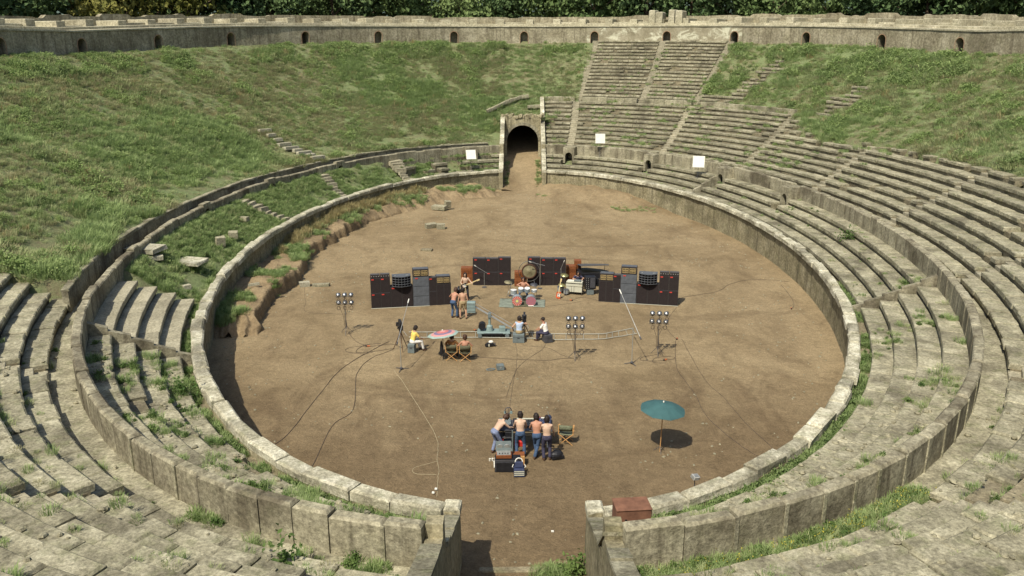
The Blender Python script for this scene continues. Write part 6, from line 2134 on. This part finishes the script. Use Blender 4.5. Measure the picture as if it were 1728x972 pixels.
MB().torus((0, -0.01, 1.06), 0.445, 0.045, (math.pi / 2, 0, 0), 32, 6).build('dark_rim', M['leather'], th)
for sx in (-1, 1):
    MB().cyl((sx * 0.2, 0, 1.68), (sx * 0.16, -0.01, 1.48), 0.006, 0.006, 4).build('cord', M['black'], th)
    MB().cyl((sx * 0.3, 0, 0.48), (sx * 0.42, -0.3, 0), 0.014, 0.014, 6).build('leg', M['chrome'], th)
    MB().cyl((sx * 0.3, 0, 0.48), (sx * 0.42, 0.3, 0), 0.014, 0.014, 6).build('leg', M['chrome'], th)
def mic(lab, x, y, h, a, b):
    th = thing('microphone_stand', lab, 'microphone stand', G(x, y), 0, 'small microphone stands')
    MB().cyl((0, 0, 0), (0, 0, h), 0.012, 0.012, 6).build('pole', M['alu'], th)
    MB().lathe([(0.16, 0), (0.16, 0.02), (0.03, 0.04), (0, 0.04)], (0, 0, 0), 14).build('base', M['dkgrey'], th)
    MB().cyl(a, b, 0.011, 0.011, 6).build('boom', M['alu'], th)
    d = (Vector(a) - Vector(b)).normalized()
    MB().cyl(a, Vector(a) + d * 0.16, 0.022, 0.022, 8).build('microphone', M['white'], th)
mic('thin microphone stand before the left back speaker block', -2.52, -3.4, 0.95, (-0.5, -0.1, 1.4), (0.22, 0.02, 0.9))
mic('thin microphone stand right of the gong', 1.02, -3.6, 1.55, (-0.55, -0.1, 1.75), (0.3, 0.05, 1.5))
mic('thin microphone stand before the right back speaker block', 2.35, -3.6, 1.35, (0.15, -0.1, 1.75), (-0.05, 0.05, 1.2))
mic('short pale microphone stand by the left of the drums', -0.80, -5.2, 0.7, (-0.12, -0.25, 0.35), (0.05, 0.1, 0.75))

def guitar(lab, loc, rot, parent_scale=1.0, body='guit'):
    th = thing('electric_guitar', lab, 'guitar', loc, 0)
    th.rotation_euler = rot
    out = []
    for i in range(28):
        a = 2 * math.pi * i / 28
        r_ = 0.165 + 0.035 * math.cos(2 * a) - 0.025 * math.cos(4 * a) + 0.02 * math.sin(a * 3)
        out.append((r_ * 0.95 * math.sin(a), -r_ * 1.25 * math.cos(a)))
    n = len(out)
    v = [(p[0], 0.0, p[1]) for p in out] + [(p[0], 0.045, p[1]) for p in out]
    MB().add(v, [tuple(range(n)), tuple(reversed(range(n, 2 * n)))] + [(i, (i + 1) % n, n + (i + 1) % n, n + i) for i in range(n)]).build('body', M[body], th)
    MB().box((0, -0.006, 0.5), (0.055, 0.03, 0.72), bev=0.006).build('neck', M['maple'], th)
    MB().box((0.015, 0.004, 0.94), (0.085, 0.022, 0.19), bev=0.01).build('headstock', M['maple'], th)
    MB().box((0.02, -0.006, 0.0), (0.16, 0.01, 0.2), bev=0.004).build('pickguard', M['white'], th)
    for k in (-0.05, 0.05): MB().box((0, -0.016, k), (0.08, 0.012, 0.03)).build('pickup', M['black'], th)
    return th
g0 = G(-3.52, -6.25)
guitar('pale necked electric guitar held by the guitarist', (-3.58, -6.47, g0[2] + 0.98), (0.1, 1.12, 0.0), body='black')
guitar('red sunburst bass guitar leaning on a stand left of the organ', G(2.10, -5.85, 0.24), (-0.12, 0.16, 0.05))
th = thing('guitar_stand', 'small black stand holding the red bass guitar', 'stand', G(2.14, -5.72))
for a in (0.3, 2.2, 4.4): MB().cyl((0.02, 0.05, 0.35), (0.2 * math.cos(a), 0.2 * math.sin(a), 0), 0.011, 0.011, 6).build('leg', M['black'], th)
MB().cyl((0.02, 0.06, 0.3), (0.1, 0.12, 0.8), 0.011, 0.011, 6).build('neck_post', M['black'], th)
# organ
th = thing('electric_organ', 'pale grey combo organ on legs facing the camera crew', 'organ', G(3.15, -4.82), R(-14))
MB().box((0, 0, 0.66), (1.02, 0.5, 0.20), bev=0.015).build('case', M['ivory'], th)
MB().box((0, 0.02, 0.80), (1.0, 0.44, 0.07), bev=0.01).build('upper_case', M['ivory'], th)
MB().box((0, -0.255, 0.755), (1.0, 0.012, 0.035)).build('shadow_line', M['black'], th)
MB().box((0, -0.20, 0.38), (0.98, 0.04, 0.38), bev=0.01).build('front_panel', M['ivory'], th)
for sx in (-0.16, 0.0): MB().box((sx, -0.224, 0.38), (0.015, 0.012, 0.36)).build('panel_seam', M['black'], th)
MB().box((0, 0.16, 0.84), (0.9, 0.15, 0.03)).build('keyboard', M['white'], th)
for sx in (-0.46, 0.46):
    for sy in (-0.2, 0.2): MB().cyl((sx, sy, 0.56), (sx * 1.02, sy, 0), 0.018, 0.014, 6).build('leg', M['chrome'], th)
th = thing('echo_unit', 'small grey effects unit on top of the organ', 'effects unit', (3.32, -4.9, G(3.15, -4.82)[2] + 0.837), R(-14))
MB().box((0, 0, 0.06), (0.42, 0.22, 0.10), bev=0.012).build('case', M['boxgrey'], th)
for i in range(4): MB().cyl((-0.14 + 0.09 * i, -0.115, 0.06), (-0.14 + 0.09 * i, -0.13, 0.06), 0.018, 0.018, 8).build('knob', M['alu'], th)
# grand piano
th = thing('grand_piano', 'black grand piano with its lid raised behind the organ', 'piano', G(4.45, -2.75), R(8))
out = [(-0.95, -0.75), (0.85, -0.75), (0.95, -0.2), (0.6, 0.2), (0.2, 0.45), (-0.3, 0.72), (-0.75, 0.74), (-0.95, 0.5)]
n = len(out)
v = [(p[0], p[1], 0.62) for p in out] + [(p[0], p[1], 0.98) for p in out]
MB().add(v, [tuple(range(n)), tuple(range(n, 2 * n))] + [(i, (i + 1) % n, n + (i + 1) % n, n + i) for i in range(n)]).build('case', M['black'], th)
v = []
for dz in (0, 0.035):
    v += [(p[0], p[1], 1.22 - 0.17 * (p[1] - 0.7) / 1.45 * 1.45 + dz) for p in out]
lid = MB().add(v, [tuple(range(n)), tuple(range(n, 2 * n))] + [(i, (i + 1) % n, n + (i + 1) % n, n + i) for i in range(n)]).build('lid', M['cabtop'], th)
MB().cyl((0.6, -0.6, 0.98), (0.6, -0.6, 1.42), 0.014, 0.014, 6).build('prop', M['black'], th)
MB().cyl((-0.85, 0.6, 0.98), (-0.85, 0.6, 1.22), 0.014, 0.014, 6).build('hinge', M['black'], th)
for px, py in ((-0.8, -0.6), (0.75, -0.6), (-0.5, 0.55)): MB().cyl((px, py, 0.62), (px, py, 0), 0.06, 0.035, 8).build('leg', M['black'], th)
# black rack and its foot case
th = thing('amplifier_rack', 'black equipment rack with pale knobs between the organ and the right speaker wall', 'rack', G(4.10, -4.75), 0.1)
MB().box((0, 0, 0.18), (0.42, 0.4, 0.34), bev=0.015).build('foot_case', M['boxgrey'], th)
MB().box((0, 0, 0.76), (0.66, 0.46, 0.80), bev=0.03).build('case', M['black'], th)
for k in range(6):
    for i in range(2): MB().cyl((-0.26 + 0.12 * i, -0.235, 0.46 + 0.12 * k), (-0.26 + 0.12 * i, -0.26, 0.46 + 0.12 * k), 0.02, 0.02, 8).build('knob', M['alu'], th)
MB().box((0.12, -0.24, 0.78), (0.30, 0.02, 0.62), bev=0.008).build('front_panel', M['dkgrey'], th)
MB().cyl((0.42, -0.05, 0.8), (0.42, 0.1, 0.8), 0.2, 0.2, 14).build('cable_drum', M['black'], th)
for i, (x, y, r_, lab) in enumerate(((2.3, -4.45, 0.2, 'dark tom drum on the ground behind the bass guitar'), (2.62, -5.0, 0.16, 'small dark drum beside the organ front'))):
    drum('tom_drum', lab, G(x, y, 0.12), r_, 0.26, (0.15, 0, 0), M['dkgrey'], 3)
# carpets
for lab, pts_ in (('faded teal carpet left of the drums', [(-1.48, -7.55), (-0.60, -7.75), (-0.62, -5.9), (-1.44, -5.85)]), ('faded teal carpet right of the drums', [(0.55, -7.5), (1.24, -7.6), (1.30, -6.1), (0.75, -6.0)]), ('dark rug under the drums', [(-0.62, -7.5), (0.58, -7.5), (0.62, -5.2), (-0.6, -5.2)])):
    k = 9
    u = np.linspace(0, 1, k)
    U, V = np.meshgrid(u, u)
    P_ = [np.array(q) for q in pts_]
    X = (P_[0][0] * (1 - U) + P_[1][0] * U) * (1 - V) + (P_[3][0] * (1 - U) + P_[2][0] * U) * V
    Y = (P_[0][1] * (1 - U) + P_[1][1] * U) * (1 - V) + (P_[3][1] * (1 - U) + P_[2][1] * U) * V
    Z = gz(X, Y) + 0.02 + 0.02 * fbm(X * 3, Y * 3)
    o = grid_mesh('carpet', X, Y, Z, M['carpet'] if 'teal' in lab else M['canvasd'])
    m_ = o.modifiers.new('solid', 'SOLIDIFY'); m_.thickness = 0.012
    tag(o, lab, 'carpet')
o = MB().box((0, 0, 0.03), (0.34, 0.10, 0.05), bev=0.01).build('white_board', M['white']); o.location = G(0.42, -7.38); tag(o, 'small white board before the right bass drum', 'board')

# ---------------------------------------------------------------- white reflector boards
def reflector(lab, t, d, z, h, s_, tilt, turn=0.0):
    x, y = PT(D(t), d)
    th = thing('reflector_board', lab, 'reflector', (float(x), float(y), z), turn, 'white reflector boards')
    MB().box((0, -0.03, h), (s_, 0.03, s_), (tilt, 0, 0), 0.008).build('board', M['white'], th)
    MB().box((0, 0.0, h), (s_ * 0.06, 0.03, s_ * 0.98), (tilt, 0, 0)).build('brace', M['wood'], th)
    for sx in (-1, 1): MB().box((sx * s_ * 0.5, -0.03, h), (0.03, 0.045, s_ + 0.02), (tilt, 0, 0)).build('edge_strip', M['ivory'], th)
    MB().cyl((0, 0.02, 0), (0, 0.02, h), 0.018, 0.018, 6).build('pole', M['dkgrey'], th)
    for a in (0.3, 2.4, 4.5): MB().cyl((0, 0.02, 0.5), (0.3 * math.cos(a), 0.3 * math.sin(a), 0), 0.013, 0.013, 5).build('leg', M['dkgrey'], th)
reflector('white square reflector board on the steps, nearest right of the far gate', 70.4, 3.9, 3.44, 1.95, 1.02, -0.25)
reflector('white square reflector board in front of the sloping divider wall', 40.2, 2.9, 3.0, 1.55, 1.06, -0.3, -0.25)
reflector('tilted white reflector board left of the far gate', 106.6, 1.0, 2.15, 1.75, 1.02, -0.45, 0.25)

# ---------------------------------------------------------------- small things round the arena
th = thing('rusty_chest', 'rust brown steel box on the steps right of the near gate', 'box', (2.62, -35.98, 3.0), R(6))
MB().box((0, 0, 0.50), (0.84, 0.56, 1.0), bev=0.015).build('body', M['rust'], th)
MB().box((0, 0, 1.012), (0.88, 0.60, 0.03), bev=0.008).build('lid', M['rust'], th)
MB().cyl((-0.2, -0.27, 0.74), (-0.2, -0.295, 0.74), 0.03, 0.03, 10).build('keyhole', M['black'], th)
th = thing('flood_lamp', 'small silver flood lamp behind the near right coping', 'lamp', (FLX, FLY, 0.0), 0.3)
MB().cyl((0, 0, 0), (0.02, 0, 1.5), 0.016, 0.014, 6).build('pole', M['dkgrey'], th)
MB().box((0.03, 0, 1.58), (0.24, 0.18, 0.15), (0.3, 0.2, 0.2), 0.02).build('head', M['alu'], th)
MB().box((0.03, -0.09, 1.56), (0.2, 0.02, 0.11), (0.3, 0.2, 0.2)).build('reflector', M['white'], th)
for a in (0.2, 2.3, 4.4): MB().cyl((0, 0, 0.25), (0.25 * math.cos(a), 0.25 * math.sin(a), 0), 0.012, 0.012, 5).build('leg', M['dkgrey'], th)
o = MB().box((0, 0, 0.03), (0.09, 0.06, 0.05), bev=0.01).build('white_box', M['white']); o.location = (0.9, -31.0, 0.0); tag(o, 'tiny white scrap on the ground in the near gate', 'scrap')
for i, (x, y) in enumerate(((-3.05, -28.5), (-3.12, -28.75))):
    o = MB().box((0, 0, 0.06), (0.09, 0.08, 0.08), bev=0.02).build('white_socket', M['white']); o.location = (x, y, 0.0); tag(o, ('white cable socket by the near left wall, farther one', 'white cable socket by the near left wall, nearer one')[i], 'socket')
for lab, x, y in (('orange plug by the right lamp stand', 8.05, -12.95), ('orange plug in the cable coil under the right lamp stand', 6.95, -16.0), ('orange plug at the foot of the right wall', 15.7, -7.6), ('orange plug by the left lamp stand cable', -7.95, -14.35), ('rust red plug on the cable behind the drums', 2.85, -6.2), ('red plug by the dolly track', -2.65, -11.7)):
    th = thing('cable_plug', lab, 'plug', G(x, y), random.uniform(0, 3))
    MB().box((0, 0, 0.04), (0.15, 0.08, 0.06), bev=0.015).build('body', M['orange'], th)
    MB().cyl((-0.16, 0, 0.04), (-0.09, 0, 0.05), 0.025, 0.04, 8).build('sleeve', M['black'], th)

# ---------------------------------------------------------------- cables on the ground
def cable(lab, pts_, r=0.016, mat='cable', wig=0.10):
    r *= 0.75
    r_ = random.Random(lab)
    p = [Vector((q[0], q[1])) for q in pts_]
    q = crom([(a.x, a.y) for a in p], 12)
    out = []
    for i, a in enumerate(q):
        w = wig * (float(fbm(i * 0.21 + len(lab), 1.0)) - 0.5) if 0 < i < len(q) - 1 else 0
        out.append(G(a.x + w, a.y + w, r * 0.7))
    tag(MB().tube(out, r, 5).build('cable', M[mat]), lab, 'cable')
cable('thick dark cable running from the left wall to the left lamp stand', [(-10.2, -25.6), (-9.43, -24.54), (-8.97, -19.67), (-8.64, -17.16), (-7.41, -14.30), (-7.0, -13.6)], 0.022)
cable('second dark cable curling beside the left lamp stand', [(-7.75, -27.2), (-7.77, -23.57), (-7.25, -21.86), (-7.87, -17.90), (-7.5, -15.9), (-7.0, -15.2), (-6.6, -14.6), (-7.3, -14.9), (-8.4, -15.2), (-8.2, -14.2), (-7.4, -13.9)], 0.02)
cable('dark cable from the left lamp stand towards the track', [(-9.4, -12.3), (-8.7, -13.6), (-7.9, -14.3), (-6.8, -14.0), (-6.2, -14.5)], 0.018)
cable('loop of dark cable left of the black camera', [(-7.3, -14.2), (-8.7, -14.4), (-9.0, -15.0), (-8.1, -15.4), (-7.6, -15.1)], 0.016)
cable('pale string running to the near left wall', [(-6.17, -17.51), (-4.38, -21.82), (-3.4, -24.6), (-3.25, -26.02), (-3.05, -27.6), (-3.0, -28.9)], 0.012, 'palecable')
cable('pale string branching to the left of the near wall', [(-3.2, -26.4), (-4.0, -26.9), (-3.9, -27.3), (-3.15, -27.4)], 0.010, 'palecable')
cable('dark cable winding from the right lamp stand to the near right wall', [(7.93, -13.21), (7.33, -16.95), (7.56, -19.78), (7.63, -22.53), (8.21, -24.66), (8.83, -25.9)], 0.017)
cable('dark cable farther right running down to the near right wall', [(8.29, -12.93), (8.38, -18.40), (8.74, -20.41), (9.08, -23.07), (9.6, -25.5)], 0.015)
cable('dark cable looping from the right speaker wall to the right arena wall', [(9.3, -7.0), (9.6, -5.6), (12.13, -4.14), (13.26, -2.51), (14.67, -1.50), (16.23, -1.48), (17.3, -1.90)], 0.018)
cable('dark cable hanging down the right arena wall', [(16.6, -2.6), (16.5, -4.5), (16.2, -6.5), (15.8, -7.5)], 0.016)
cable('dark cable from the folding chairs to the middle lamp stand', [(-3.2, -15.6), (-0.99, -15.97), (1.04, -16.15), (2.0, -15.9), (2.45, -15.9)], 0.018)
cable('thin cable crossing the middle of the arena', [(-0.75, -20.5), (-0.52, -18.52), (-0.12, -16.67), (0.93, -14.62), (1.1, -13.9)], 0.013)
cable('thin cable from the blue shirted man to the mixing table', [(-0.45, -13.6), (-0.35, -15.5), (-0.45, -18.5), (-0.6, -21.5), (-0.55, -24.2)], 0.013)
cable('coil of cable at the foot of the right lamp stand', [(6.68, -15.2), (5.9, -15.6), (5.75, -16.0), (6.6, -16.1), (7.4, -15.8), (7.2, -15.5), (6.5, -15.7), (6.3, -16.3), (6.9, -16.4)], 0.018)
cable('dark cable from the right lamp stand to the right speaker wall', [(8.0, -13.0), (7.8, -11.0), (8.3, -9.2), (9.0, -7.5)], 0.014)
cable('dark cable from the middle lamp stand to its left', [(2.5, -16.0), (1.9, -15.4), (1.2, -14.4), (0.4, -14.1)], 0.013)
cable('cable tangle at the foot of the organ', [(2.2, -6.0), (2.9, -6.1), (3.4, -5.6), (3.9, -5.6), (4.5, -6.2)], 0.014)
cable('cable between the drums and the organ', [(0.9, -7.4), (1.6, -7.3), (2.4, -6.9), (3.4, -6.4)], 0.012)
cable('dark cable lying by the left earth bank', [(-14.0, -3.6), (-13.2, -6.5), (-12.6, -8.6), (-11.0, -8.9), (-9.8, -9.0)], 0.012)
